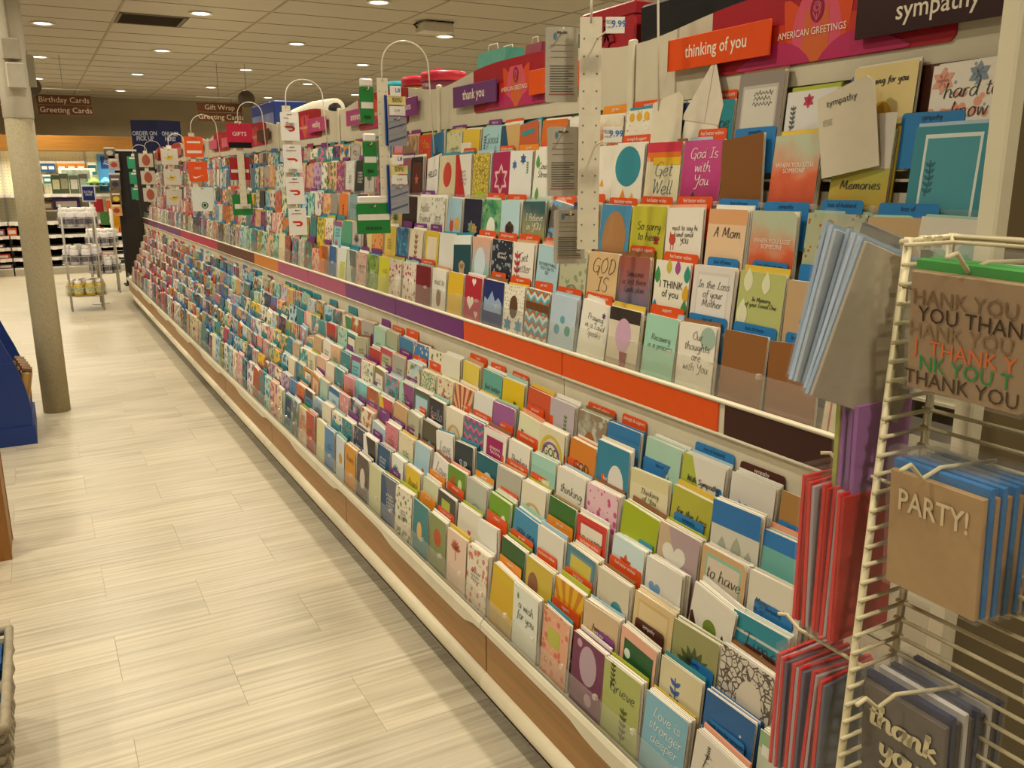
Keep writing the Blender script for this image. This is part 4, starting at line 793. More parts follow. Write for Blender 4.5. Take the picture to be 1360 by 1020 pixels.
S('L3', 10, 'plain', 'dfdcd2', 'cfccc2', '', '~Love|You', [('heart', 'c85a7a', .2, .5, .035)], 'white third row card with a pink heart')
S('L3', 11, 'plain', 'a4c4d0', '94b6c4', '', '', [('oval', 'b05a3c', .1, .45, .035)], 'baby blue third row card with a small face')
S('L4', 0, 'bands', 'c4cec4', '2f8a9c', 'a4bcb8', '~Time', [('strip', '1f8298', 0, .72, .12)], 'white fourth row card wrapped with teal ribbon', w=.135)
S('L4', 1, 'plain', 'dedacb', 'cecabb', '', '', [('disc', '6f8228', .0, .58, .04), ('leaf', '4a4a2c', .3, .6, .015), ('leaf', '4a4a2c', .28, .3, .015)], 'white fourth row card with a ball of green yarn')
S('L4', 2, 'plain', 'dad6ca', 'cac6ba', '', '', [('heart', '6f9ac4', -.22, .62, .04), ('heart', '5f8ab8', .18, .36, .04)], 'white fourth row card with two blue hearts')
S('L4', 3, 'plain', 'c4d8d8', 'b4cacc', '', '', [('flower', 'c8502c', -.05, .68, .05), ('sprig', '4f8a84', -.2, .45, .07), ('sprig', '4f8a84', .2, .42, .07), ('leaf', 'c8803c', .3, .65, .03)], 'pale blue fourth row card with a coral flower wreath', rc=True)
S('L4', 4, 'frame', 'ddd6c4', 'b82a2a', 'c8382c', '=SO HAPPY|TO HEAR', [], 'white fourth row card in a red frame')
S('L4', 5, 'plain', '3a6a2c', '325e26', '', '', [('monster', 'b0481c', 0, .28, .06)], 'dark green fourth row card above an orange creature')
S('L4', 6, 'plain', 'dcd4bc', 'ccc4ac', '', '', [('sun', 'd8a81c', .02, .48, .05), ('arc', 'c8a46a', 0, .55, .10)], 'cream rainbow and sun card beside the grey one, fourth row')
S('L4', 7, 'plain', 'b0ae9e', 'a09e90', '', '', [('arc', '8a887a', .1, .5, .06)], 'warm grey fourth row card')
S('L4', 8, 'plain', '17606c', '125460', '', '', [('disc', 'c4d4d0', .05, .58, .055)], 'dark teal fourth row card with a pale speech bubble')
S('L4', 9, 'plain', '26343c', '1e2a32', '', '=SUP', [], 'black fourth row card with big pale letters', tx='c8d8d8')
S('L4', 10, 'plain', 'e0ddd4', 'd0cdc4', '', '~Love', [('heart', 'c86a84', .22, .5, .04)], 'white fourth row card handwritten Love with a pink heart')
S('L4', 11, 'plain', '54503a', '484430', '', '', [('oval', '6fa0b4', .0, .5, .05)], 'dark olive fourth row card with a pale blue egg shape')
S('L5', 0, 'plain', 'ddd8c6', 'cdc8b8', '', '~Memories Hold|a Special Place', [], 'cream fifth row card handwritten Memories Hold')
S('L5', 1, 'frame', 'd4c8b4', '8cc0a8', 'cba87a', '~to have', [], 'mint fifth row card with a tan edge and cream panel', rc=True)
S('L5', 2, 'split', 'c4ac8a', 'b09a9c', '', '', [('heart', 'e0dcd0', -.08, .62, .075)], 'mauve and tan fifth row card with a large white heart')
S('L5', 3, 'plain', '9fae1c', '94a218', '', '', [], 'plain lime green fifth row envelope')
S('L5', 4, 'floral', 'ddb8c0', 'c0508a', 'b84880', '', [('panel', 'c8bc84', .02, .42, .06)], 'pink blossom fifth row card with a cream label')
S('L5', 5, 'plain', 'dcd8ca', 'cccabc', '', '~thinking', [], 'white fifth row card left of the pink blossom card')
S('L5', 6, 'bands', '8fbcac', '9cc8b8', '8fbcac', '', [('strip', '2a241c', 0, .52, .125), ('tall', 'd0cc9c', .15, .5, .055)], 'mint fifth row card with a black band and cream panel')
S('L5', 7, 'plain', 'dedacc', 'cecabc', '', '~Thanking', [], 'white fifth row card behind a long orange tab')
S('L5', 8, 'frame', '9c1c5c', 'dcd2c8', 'e0dcd2', '', [], 'magenta fifth row card with a white border')
S('L5', 10, 'plain', 'ddd4bc', 'cdc4ac', '', '', [('sun', 'd8a81c', .02, .48, .05), ('arc', 'd0a45a', 0, .55, .10)], 'cream rainbow and sun card with yellow edges, fifth row')
S('L5', 11, 'plain', '2c2c32', '232328', '', '~hello', [], 'black fifth row card with chalk lines', tx='c8c8cc')
S('L6', 0, 'bands', '6fb0a8', '2f78b8', '6fb0a8', '', [('sprig', '2f5a5a', -.15, .4, .04)], 'teal sixth row pack with a bright blue header')
S('L6', 1, 'bands', 'cfcdbe', '2f74b4', 'cfcdbe', '', [('leaf', 'a4aa98', -.25, .5, .05), ('leaf', 'a4aa98', .05, .55, .05), ('leaf', 'a4aa98', .3, .45, .05), ('leaf', 'a4aa98', -.1, .2, .05)], 'leaf printed sixth row pack with a blue header', h=.19, w=.13)
S('L6', 2, 'plain', 'acaa3c', '9c9a34', '', '~for the Loss', [], 'olive lime sixth row card behind a thick stack')
S('L6', 3, 'bands', 'd8d0aa', 'd0c898', 'd8d0aa', '~Thinking|of You|in Sympathy', [('butterfly', '5a4a2c', .32, .5, .03)], 'cream sixth row card handwritten Thinking of You with a butterfly')
S('L6', 4, 'plain', '2f7f9c', '28728e', '', '', [('oval', 'd8d4cc', .12, .55, .09)], 'large ocean blue card with a white oval verse, standing tall', h=.20, w=.135)
S('L6', 5, 'plain', 'cc7a24', 'bc6e1c', '', '=GOD', [], 'orange sixth row card reading GOD')
S('L6', 6, 'plain', 'd8cfae', 'c8bfa0', '', '=GOD', [('arc', '7a5a8a', 0, .62, .10), ('arc', 'c8b02c', 0, .70, .115)], 'cream sixth row card with a rainbow over GOD')
S('L6', 7, 'plain', 'd8d8b4', 'c8c8a4', '', '', [('panel', 'a4b04c', .12, .5, .055), ('sprig', '4a5a44', -.3, .6, .05)], 'white sixth row card with a lime verse block')
S('L6', 8, 'plain', '9a5a94', '8c4e88', '', '', [], 'plain violet sixth row envelope standing proud')
S('L6', 9, 'plain', 'd8d8d0', 'c8c8c0', '', '', [], 'plain white sixth row envelope by a teal tab')
S('L6', 10, 'rays', 'd8a878', 'a04a3c', '', '', [], 'peach sixth row card with a striped sunrise')
S('L7', 0, 'plain', 'a87c44', '98703c', '', '', [], 'kraft brown back row liner beside the red packs')
S('L7', 1, 'plain', 'd6d2c8', 'c6c2b8', '', '', [('bird', '5f94b8', -.2, .6, .05)], 'white back row card with a blue bird, under a navy tab')
S('L7', 2, 'split', 'a8b444', 'd6d2c6', '', '~With Sympathy', [], 'back row card half lime, half white, With Sympathy')
S('L7', 3, 'plain', 'a4c8b4', '94baa6', '', '', [], 'pale mint wrapped back row card')
S('L7', 4, 'bands', '4a80a8', '2f74a8', 'd8d4c8', '', [('disc', 'b8482c', -.1, .35, .06)], 'blue forest back row card with a red disc')
S('L7', 5, 'photo', 'a4a894', '8a7a64', 'b4b4a4', '', [('oval', '9a5a24', -.05, .5, .075)], 'fox photo card in the back row under the orange band')
S('L7', 6, 'plain', 'b4aab0', 'a49aa4', '', '', [('sprig', '6a7a54', .15, .65, .06), ('wave', '7a708a', -.2, .4, .05)], 'lavender grey back row card with a green sprig')
S('L7', 7, 'plain', 'c4502c', 'b44624', '', '=ME!', [], 'brick red back row card reading ME!', tx='ece0d0')
S('L7', 8, 'plain', 'd8b81c', 'c8a814', '', '', [('sprig', '5a4a1c', .1, .5, .06)], 'golden yellow back row card with a thin stem')
S('L7', 9, 'plain', '5fa094', '549286', '', '~feel better', [], 'sea green back row card')
S('L7', 10, 'plain', 'd8c450', 'c8b444', '', '', [('sun', 'd0801c', -.15, .5, .06)], 'pale yellow back row card with an orange sun')
S('L7', 11, 'plain', 'dcd8c4', 'cccab4', '', '', [('panel', 'd0c03c', .15, .45, .06)], 'white back row card with a yellow word block')

def tabcol(r, y):
    x = random.random()
    if y < 1.32: return ('2a78b4', 'blue') if x < .7 else ('532a1c', 'brown')
    if r[0] == 'L' and y < 1.6: return ('2a78b4', 'blue') if x < .4 else ('4a2216', 'brown') if x < .7 else ('d8501a', 'orange')
    if y < 2.55: return ('d8501a', 'orange') if x < .75 else ('e08a20', 'amber')
    if y < 3.6: return ('743078', 'purple') if x < .7 else ('d8501a', 'orange') if x < .9 else ('1f7f8c', 'teal')
    if y < 5.3: return ('1f7f8c', 'teal') if x < .72 else ('743078', 'purple') if x < .88 else ('8a3a4a', 'wine')
    if y < 6.4: return ('1f7f8c', 'teal') if x < .4 else ('2a78b4', 'blue')
    if y < 8.4: return ('2a78b4', 'blue') if x < .85 else ('d8501a', 'orange')
    if y < 10.6: return ('c2244c', 'crimson') if x < .85 else ('2a78b4', 'blue')
    return ('d8501a', 'orange') if x < .5 else ('c2244c', 'crimson') if x < .8 else ('743078', 'purple')
TABTXT = {'blue': ['loss of mom', 'sympathy', 'loss of', 'sympathy religious', 'loss of husband'], 'brown': ['sympathy', 'sympathy'], 'orange': ['feel better wishes', 'get well', 'support', 'strength & support'], 'amber': ['support', 'get well'], 'purple': ['thank you', 'congratulations'], 'teal': ['anniversary', 'wedding'], 'wine': ['anniversary'], 'crimson': ['love'], }
TABFIX = {('U5', 1): 'sympathy religious', ('U4', 3): 'sympathy', ('U3', 3): 'loss of mom', ('U2', 3): 'loss of mom', ('U1', 2): 'loss of mom', ('U1', 3): 'loss of', ('U3', 2): 'sympathy', ('U2', 2): 'loss of loved one', ('U4', 0): 'sympathy',
          ('U4', 4): 'feel better wishes', ('U4', 6): 'strength & support', ('U3', 4): 'feel better wishes', ('U3', 5): 'feel better wishes', ('U3', 6): 'feel better wishes', ('U2', 4): 'feel better wishes', ('U2', 5): 'strength & support', ('U1', 4): 'support', ('U1', 6): 'strength & support', ('U1', 7): 'support', ('U1', 8): 'get well', ('U1', 9): 'feel better', ('U2', 8): 'feel better wishes', ('U2', 9): 'get well', ('U3', 8): 'feel better wishes',
          ('U5', 6): 'support', ('U5', 4): 'strength & support', ('L7', 1): 'sympathy', ('L7', 2): 'loss of husband', ('L6', 2): 'sympathy', ('L6', 3): 'loss of', ('L5', 2): 'sympathy', ('L4', 0): 'sympathy', ('L4', 1): 'sympathy', ('L3', 0): 'sympathy', ('L3', 1): 'sympathy', ('L2', 1): 'sympathy', ('L2', 2): 'sympathy', ('L1', 0): 'thank you for sympathy', ('L7', 4): 'strength & support', ('L7', 5): 'get well religious', ('L6', 5): 'feel better wishes', ('L6', 6): 'get well', ('L5', 4): 'feel better wishes', ('L4', 4): 'feel better wishes', ('L5', 5): 'support', ('L3', 3): 'feel better wishes', ('L3', 4): 'feel better wishes', ('L4', 5): 'get well', ('L4', 6): 'support', ('L5', 7): 'feel better wishes', ('L2', 4): 'feel better', ('L2', 3): 'get well', ('L3', 7): 'feel better wishes', ('L2', 7): 'support', ('L1', 3): 'thank you', ('L1', 4): 'support', ('L2', 9): 'feel better', ('L6', 7): 'feel better', ('L7', 9): 'get well', ('L7', 10): 'support'}
NOTAB = {('U1', 5), ('U5', 2), ('U5', 3), ('U5', 5), ('L5', 3), ('L6', 4), ('L1', 1), ('L1', 2), ('U4', 2), ('U4', 1), ('U4', 5), ('L3', 2), ('L2', 0), ('L5', 0), ('L6', 1), ('L7', 0)}
ROWNAME = {'L1': 'front row', 'L2': 'second row', 'L3': 'third row', 'L4': 'fourth row', 'L5': 'fifth row', 'L6': 'sixth row', 'L7': 'back row under the band', 'U1': 'row right above the band', 'U2': 'second row above the band', 'U3': 'third row above the band', 'U4': 'fourth row above the band', 'U5': 'top row under the headers'}
PAL = [('white', 'dedacd'), ('cream', 'd8cdac'), ('pale blue', 'a8c6d2'), ('mint', 'a4c8b4'), ('yellow', 'd8b830'), ('teal', '2f7f88'), ('navy', '24365e'), ('pink', 'd08a94'), ('sage', 'a8ae8c'), ('tan', 'c4a274'), ('grey', 'a8a69c'), ('charcoal', '3a3a3c'), ('red', 'b4302c'), ('orange', 'd0701c'), ('lilac', 'b49ab8'), ('olive', '8f9240'), ('peach', 'dcae90'), ('blue', '3f78ac'), ('brown', '7a5434'), ('ivory', 'e0d8c0'), ('aqua', '7fc0c4'), ('plum', '74305a')]
PALW = [9, 7, 5, 4, 3, 3, 2, 4, 4, 4, 4, 2, 2, 2, 2, 2, 4, 3, 2, 7, 3, 1]
INKS = ['5a5a54', 'b84a54', '3f7f5a', '2f6a94', 'c88a2c', '8a4a7a', '2f8a8a', 'a85a2c', '6f7f3c', 'd8c8a8', '30343c', 'c86a8a']
def zone_pal(y):
    if y > 8.2: return random.choices(['cfc7bb', 'b8848a', 'a03a52', 'c0b0a4', '6a7480', 'a8a480', 'd8d4cc', '7a4a54', '4a6a6c', '3a3034', 'b87a3c'], [5, 4, 4, 4, 3, 2, 5, 3, 2, 3, 2])[0]
    if y > 6.2: return random.choices(['d0ccc0', '6f94ac', '2f608c', 'b8b4a4', '3f7a84', 'b09470', '24364e', 'c8b890', 'b05a2c', '7fa094', '3a3634', '6a5a44'], [5, 3, 3, 4, 3, 3, 3, 3, 2, 2, 3, 2])[0]
    return random.choices([p[1] for p in PAL], PALW)[0]
ENVC = ['e4e0d4', 'e4e0d4', 'e4e0d4', 'dcd6c4', '9cc4b0', 'c89a70', '8a5c34', 'd8b840', '2f8a9c', 'a8c4d0', 'e0a080', 'a8b030']

# mass of the cards behind the front ones and of the racks farther along: one object
ST = {'v': [], 'f': [], 'paper': [], 'ink': []}
def st_box(M, w, h, t, paper, ink):
    o = len(ST['v'])
    for p in ((-w / 2, 0, 0), (w / 2, 0, 0), (w / 2, h, 0), (-w / 2, h, 0), (-w / 2, 0, -t), (w / 2, 0, -t), (w / 2, h, -t), (-w / 2, h, -t)):
        ST['v'].append(tuple(M @ Vector(p)))
    ST['f'] += [tuple(i + o for i in q) for q in ((0, 1, 2, 3), (7, 6, 5, 4), (0, 4, 5, 1), (1, 5, 6, 2), (2, 6, 7, 3), (3, 7, 4, 0))]
    c = (*lin(paper), 1); ST['paper'] += [c] * 8; ST['ink'] += [(*lin(ink), 1)] * 8
tab_me = {}
def tab_mesh(w):
    w = round(w, 3)
    if w not in tab_me:
        h = .195; r = .006
        tab_me[w] = MB().prism([(-w / 2, .10), (w / 2, .10), (w / 2, h - r), (w / 2 - r * .3, h - r * .3), (w / 2 - r, h), (-w / 2 + r, h), (-w / 2 + r * .3, h - r * .3), (-w / 2, h - r)], -.0012, 0, 'z').mesh('divider_tab', mat('ffffff'))
    return tab_me[w]
FAR = {}                                     # far divider tabs, per section and colour
labels_used = set()
NCOL = 24
jmax = int((ysec(8) - .05 - 1.099) / PITCH)
HIDDEN = {('U3', 7)}
for r in ROWS:
    xt, zt, tilt, yo = ROWS[r]; U = r[0] == 'U'
    for j in range(-1, jmax):
        if j < 0 and (r, j) not in SPEC: continue
        yl = yo + PITCH * j; ky = int(math.floor((yl - .065 - Y0) / SEC)); ky = max(-1, min(7, ky))
        spec = SPEC.get((r, j)); kw = spec[7] if spec else {}
        w = kw.get('w', random.choice((.122, .125, .127, .127))); h = kw.get('h', random.choice((.165, .170, .172, .175)) if spec is None else .172)
        if spec is None and random.random() < .08: h = random.uniform(.14, .155)
        xb, zb = row_bottom(r)
        roll = random.gauss(0, .014) + (random.choice((-1, 1)) * random.uniform(.05, .12) if random.random() < .09 else 0)
        near = j < NCOL
        dy = random.uniform(-.004, .004); yaw = random.gauss(0, .03); dt = random.gauss(0, .014)
        nb = random.choice((1, 2, 3, 4, 5, 6, 6)) if near else random.choice((1, 2, 3))
        if spec and 'liner' in spec[6]: nb = 0; h = .175
        fo = .0 if nb < 4 else .003
        M = face_aisle(xb - fo, yl - .066 + dy + kw.get('sy', 0), zb + kw.get('dz', 0), tilt + dt, roll, yaw)
        if spec: pat, paper, ink, ink2, words, mots, desc = spec[:7]
        else:
            paper = zone_pal(yl); pat = random.choices(['plain', 'floral', 'wash', 'dots', 'frame', 'photo', 'bands', 'damask', 'split', 'chevron', 'rays'], [9, 5, 4, 2, 4, 4, 2, 1, 1, .6, .6])[0]
            ink = random.choice(INKS); ink2 = random.choice(INKS); words = ''; mots = []
        if near:
            o = link('greeting_card', card_mesh(w, h, kw.get('rc', False)), None, M)
            o.material_slots[0].link = 'OBJECT'; o.material_slots[0].material = PM[pat]
            o['paper'] = lin(paper); o['ink'] = lin(ink or paper); o['ink2'] = lin(ink2 or ink or paper)
            tx = kw.get('tx', '3c3a36')
            for mo in mots:
                kind, c, mx_, my_, s_ = mo; motif(kind, c, o, mx_ * w, my_ * h, s_, z=.0004 + .00012 * mots.index(mo))
            if words:
                if words[0] == '~': script(words[1:], w * (.78 if not mots else .70), .0017 if len(words) < 22 else .0012, tx, o, T(.004, h * kw.get('ty', .64 if words.count('|') else .70), .001))
                else:
                    ln = words[1:].split('|'); sz = min(.034, 1.65 * w * .86 / max(len(q) for q in ln)); text('\n'.join(ln), sz, tx, o, T(0, h * .62, .001), sx=.95)
            elif spec is None or not mots:
                if not (spec and ('liner' in desc or 'envelope' in desc or 'plain' in desc)):
                    dark = sum(lin(paper)) < .5
                    if random.random() < .75: scribble(o, 'ece6d8' if dark else random.choice(('4a4844', '4a4844', '6a4a44', '3f5a6a')), random.uniform(-.01, .01), h * random.uniform(.55, .78), random.uniform(.05, .075))
                    if spec is None and random.random() < .5:
                        motif(random.choice(('heart', 'flower', 'sprig', 'disc', 'oval', 'bird', 'sun', 'leaf', 'tree', 'butterfly', 'dog')), random.choice(INKS), o, random.uniform(-.2, .2) * w, h * random.uniform(.3, .5), random.uniform(.03, .06))
            if spec is None:
                cn = next((n for n, c in PAL if c == paper), 'coloured'); desc = f'{cn} {PWORD[pat]} card, {ROWNAME[r]}, {ORD[j]} from the wire rack'
            elif desc in labels_used: desc += f', {ROWNAME[r]}'
            labels_used.add(desc); tag(o, desc, 'greeting card', 'greeting cards facing the aisle')
        else:
            st_box(M, w, h, .004, paper, ink)
        d = .0055
        spread = random.uniform(.0022, .0036)
        for q in range(nb):
            if d > (.0175 if not U else .0095): break
            Mq = M @ T(random.uniform(-.002, .002), random.uniform(-.001, .002) + .0006 * q, -d) @ Matrix.Rotation(random.gauss(0, .008), 4, 'Z')
            pc = paper if random.random() < .35 else 'e0dacb'; st_box(Mq, w * .995, h * .995, .0022, pc, pc); d += spread
        if random.random() < .75 and not (spec and 'liner' in spec[6]):
            ec = random.choice(ENVC); Mq = M @ T(random.uniform(-.004, .004), random.uniform(.002, .010), -d - .0005)
            for q in range(random.choice((1, 2, 3))): st_box(Mq @ T(0, .0006 * q, -.0012 * q), w * random.uniform(.97, 1.01), h + .002, .0009, ec, ec)
            d += .003
        # divider tab standing behind the stack
        fixed = TABFIX.get((r, j))
        if ((random.random() < .55) or fixed) and (r, j) not in NOTAB and d < .05:
            c, cn = tabcol(r, yl - .07)
            if fixed:
                if any(s_ in fixed for s_ in ('loss', 'sympathy')): c, cn = ('2a78b4', 'blue') if (U or random.random() < .55) else ('4a2216', 'brown')
                elif fixed == 'thank you': c, cn = '743078', 'purple'
                else: c, cn = ('d8501a', 'orange')
            tw = random.choice((.12, .12, .095)); Mt = face_aisle(xb + (.0225 if not U else .015), yl - .066 + random.uniform(-.003, .003), zb, tilt, random.gauss(0, .006)) @ T(0, random.uniform(-.006, .003), 0)
            e = RACK[ky]; L = Matrix.Translation(-e.location) @ Mt
            if near:
                o = link('divider_tab', tab_mesh(tw), e, L); o.material_slots[0].link = 'OBJECT'; o.material_slots[0].material = mat(c, .4, noise=.03)
                if j < 16: text(fixed or random.choice(TABTXT[cn]), .0125, 'f0e6dc' if cn != 'blue' else '14304a', o, T(0, .1855, .0006), sx=.85)
            else: FAR.setdefault(ky, []).append((L, tw, c))
for ky, lst in FAR.items():
    b = MB(); cs = []
    for (L, tw, c) in lst:
        if c not in cs: cs.append(c)
        b.cur = cs.index(c); b.mbox(L, -tw / 2, tw / 2, .10, .195, -.0012, 0)
    b.build('divider_tab_far', [mat(c, .4, noise=.03) for c in cs], RACK[ky])['kind'] = 'stuff'
def stuff_mat():
    m = bpy.data.materials.new('stacked_card_print'); m.use_nodes = True; nt = m.node_tree; b = nt.nodes['Principled BSDF']; b.inputs['Roughness'].default_value = .5
    a = nn(nt, 'ShaderNodeAttribute', attribute_name='paper'); i = nn(nt, 'ShaderNodeAttribute', attribute_name='ink'); tc = nn(nt, 'ShaderNodeTexCoord')
    v = nn(nt, 'ShaderNodeTexVoronoi'); v.inputs['Scale'].default_value = 30; nt.links.new(tc.outputs['Object'], v.inputs['Vector'])
    s = nn(nt, 'ShaderNodeMapRange'); s.inputs[1].default_value = .46; s.inputs[2].default_value = .40; nt.links.new(v.outputs['Distance'], s.inputs[0])
    x = nn(nt, 'ShaderNodeMix', data_type='RGBA'); nt.links.new(s.outputs[0], x.inputs[0]); nt.links.new(a.outputs['Color'], x.inputs[6]); nt.links.new(i.outputs['Color'], x.inputs[7]); nt.links.new(x.outputs[2], b.inputs['Base Color']); return m
me = bpy.data.meshes.new('greeting_cards'); me.from_pydata(ST['v'], [], ST['f']); me.materials.append(stuff_mat())
for k_ in ('paper', 'ink'):
    at = me.attributes.new(k_, 'FLOAT_COLOR', 'POINT'); at.data.foreach_set('color', [c for q in ST[k_] for c in q])
me.update(); o = link('greeting_cards', me); tag(o, 'mass of stacked greeting cards and envelopes filling the racks', 'greeting cards', kind='stuff')
# ================================================================== wire rack with wrapped packs, near right
WIRE = mat('d6caa4', .4, scale=20)
LX, LY = .107, .047
def lean(x, y, z, ztop=1.395): return (x + (z - ztop) * LX, y + (z - ztop) * LY, z)
S1, S2 = (.889, .662), (.969, .662)  # rack and pack positions and sizes below were scaled down about the camera
wr = empty('wire_rack', loc=(.80, .60, 0)); tag(wr, 'cream wire display rack hung with wrapped packs, nearest on the right', 'display rack'); WI = T(-.80, -.60, 0)
def wpart(b, name, m=WIRE, smooth=True):
    b.v = [(p[0] - .80, p[1] - .60, p[2]) for p in b.v]; return b.build(name, m, wr, smooth)
for (x, y, zt) in ((*S1, 1.398), (*S2, 1.400), (.969, .47, 1.40), (.969, .22, 1.40)): wpart(MB().tube([lean(x, y, .02), lean(x, y, zt)], .0048, 10), 'stile')
wa = MB().tube([(-.012, 0, 0), (S2[0] - S1[0], 0, 0)], .0026, 6).mesh('wire', WIRE, True); wb_ = MB().tube([(0, .004, 0), (0, -.44, 0)], .0026, 6).mesh('wire', WIRE, True)
for i in range(48):
    z = 1.390 - i * .0225
    p = lean(S1[0], S1[1] - .006, z); link('wire', wa, wr, WI @ T(*p)); p = lean(S2[0] - .006, S2[1], z); link('wire', wb_, wr, WI @ T(*p))
wpart(MB().tube([lean(S1[0] - .012, S1[1], 1.393), lean(S2[0], S2[1], 1.396), lean(S2[0], .22, 1.396)], .0036, 8), 'top_rail')
for dx in (.03, .05): wpart(MB().bbox(*[v for c in (0, 1, 2) for v in (lean(S1[0] + dx, S1[1], 1.393)[c] - (.006, .005, .010)[c], lean(S1[0] + dx, S1[1], 1.393)[c] + (.006, .005, .006)[c])], .001), 'clip', WIRE, False)
wpart(MB().tube([lean(S1[0], S1[1], .02), lean(S2[0], S2[1], .02), lean(.969, .22, .02), lean(.86, .22, .02), lean(S1[0], S1[1], .02)], .006, 8), 'base_frame')
def hook_aisle(y, z, L=.16):          # prong out of the long panel towards the aisle
    a = lean(S2[0] - .008, y, z); wpart(MB().tube([a, (a[0] - L * .55, y, z + .002), (a[0] - L * .75, y, z - .006), (a[0] - L * .9, y, z + .014), (a[0] - L, y, z + .010)], .0026, 8), 'hook')
hook_aisle(.556, 1.376, .15); hook_aisle(.565, 1.150, .15); hook_aisle(.568, .874, .15); hook_aisle(.40, 1.066, .12)
for (z, L) in ((1.225, .05), (1.10, .07), (.86, .11)):
    a = lean(S1[0] + .03, S1[1] + .004, z); wpart(MB().tube([a, (a[0], a[1] + L, z), (a[0] - .004, a[1] + L + .02, z + .014), (a[0] - .01, a[1] + L + .03, z + .012)], .0026, 8), 'hook')
def pack(name, M, w, h, t, front, env, label, group, pat=None, ink=None, ink2=None, over=.010, film=True, cat='card pack'):
    e = empty(name, M); tag(e, label, cat, group)
    c = MB().bbox(-w / 2, w / 2, 0, h, -t * .45, 0, .0008).build('card_front', PM[pat] if pat else mat(front, .5, noise=.05, scale=60), e)
    if pat: c['paper'] = lin(front); c['ink'] = lin(ink); c['ink2'] = lin(ink2 or ink)
    MB().box(-w / 2 - .002, w / 2 + .002, .001, h + over, -t, -t * .5).build('envelopes', mat(env, .5), e)
    if film: MB().box(-w / 2 - .004, w / 2 + .004, -.003, h + over + .016, -t - .0015, .0012).build('wrapper', FILM, e)
    return e
# kraft THANK YOU pack with green envelopes
for q in range(2):
    e = pack('card_pack', face_aisle(.853 + .026 * q, .5535 + (.004 * q), 1.232, -.13, -.03), .130, .134, .022, 'a08260', '2f9a3c', 'kraft pack printed THANK YOU all over, ' + ('front one with green envelopes' if q == 0 else 'behind the front one'), 'THANK YOU packs on the top hook')
    if q == 0:
        for i, (a, b_) in enumerate((('THANK YOU', '7a6248'), ('YOU THAN', '3a2c22'), ('HANK YOU', '8a7050'), ('J  THANK Y', 'd8703a'), ('NK YOU T', '2f8a4c'), ('THANK YOU', '4a3a2c'))):
            text(a, .0245, b_, e, T((-.008, .006, -.004, .002, .004, .0)[i], .106 - i * .0185, .0022), sx=.93)
# PARTY! packs with blue envelopes
for q in range(5):
    e = pack('card_pack', face_aisle(.853 + .0185 * q, .562 - .001 * q, .992 - .002 * q, -.10 + .01 * q, -.015), .114, .146, .016, 'b08c5c', '1f74b8', ['front kraft PARTY! pack with blue envelopes', 'second PARTY! pack from the front', 'third PARTY! pack from the front', 'fourth PARTY! pack from the front', 'rearmost PARTY! pack against the wires'][q], 'PARTY packs on the middle hook')
    if q == 0: text('PARTY!', .037, 'd8c8a4', e, T(0, .112, .0022), sx=.74, weight=.0005)
# grey brush-lettered thank you packs
for q in range(5):
    e = pack('card_pack', face_aisle(.853 + .019 * q, .570 - .001 * q, .712 - .001 * q, -.10 + .012 * q, -.015), .112, .148, .015, '5a5048', 'd0ccc8' if q % 2 else '232c52', ['front grey pack brush lettered thank you', 'second grey thank you pack from the front', 'third grey thank you pack from the front', 'fourth grey thank you pack from the front', 'rearmost grey thank you pack against the wires'][q], 'grey thank you packs on the lower hook')
    if q == 0: script('thank|you', .094, .0056, 'd8cca4', e, T(.002, .088, .0024), .10, lead=.95)
e = pack('card_pack', face_aisle(.87, .398, .918, -.05), .10, .140, .016, 'd8d2c6', 'c8c4b8', 'white pack with large teal and coral dots at the right edge', None)
motif('disc', '5f9a9c', e, -.02, .085, .045, z=.0022); motif('disc', 'c8604c', e, -.03, .05, .048, z=.0024); motif('disc', '6fa02c', e, -.03, .128, .03, z=.0023)
e = pack('card_pack', face_aisle(.86, .405, 1.095, -.1), .09, .045, .018, 'dcd8d2', 'b03a44', 'white and pink wrapped bundle at the right edge', None)
MB().box(-.045, .045, .002, .016, .0014, .002).build('pink_band', mat('c0405a', .4), e)
# packs hung on the far side of the narrow panel, seen edge on
for (n, z, h, y0, x, fc, ec, nm) in ((5, .882, .20, .678, .895, 'c03028', 'd8281e', 'upper'), (6, .660, .165, .676, .880, '6a7080', 'd02424', 'lower')):
    for q in range(n):
        e = pack('card_pack', face_near(x - .002 * q, y0 + .0125 * q, z + .002 * q, random.gauss(0, .02), random.gauss(0, .04)), .106, h, .009, fc if q % 2 == 0 else 'b8b4b8', ec, f'{ORD[q]} red envelope pack from the wires, {nm} bunch', 'red packs behind the narrow wire panel', over=.004)
for q in range(2):
    pack('card_pack', face_near(.905 - .004 * q, .679 + .017 * q, 1.062 + .004 * q, .03, .03 * q), .10, .135, .012, 'a56cae', 'a8a84a' if q else '8a5a94', ['purple wrapped pack nearest the narrow wire panel', 'purple wrapped pack with olive cards behind the first'][q], 'purple packs behind the narrow wire panel', over=.006)
for q in range(5):
    pack('card_pack', face_near(.853 + .012 * q - .020 * (q > 2), .684 + .0165 * q, 1.190 + .004 * q, -.34 + .02 * q, .05 * (q - 2)), .150, .190, .010, 'b0a490' if q == 0 else 'b4bcc0', '9fb2c8' if q % 2 else '8fa4b8', ['nearest large pale pack slanting behind the wires', 'second large pale blue slanting pack', 'third large pale blue slanting pack', 'fourth large pale blue slanting pack', 'farthest large pale blue slanting pack'][q], 'large clear-wrapped packs slanting off the top of the wire rack', over=.004)

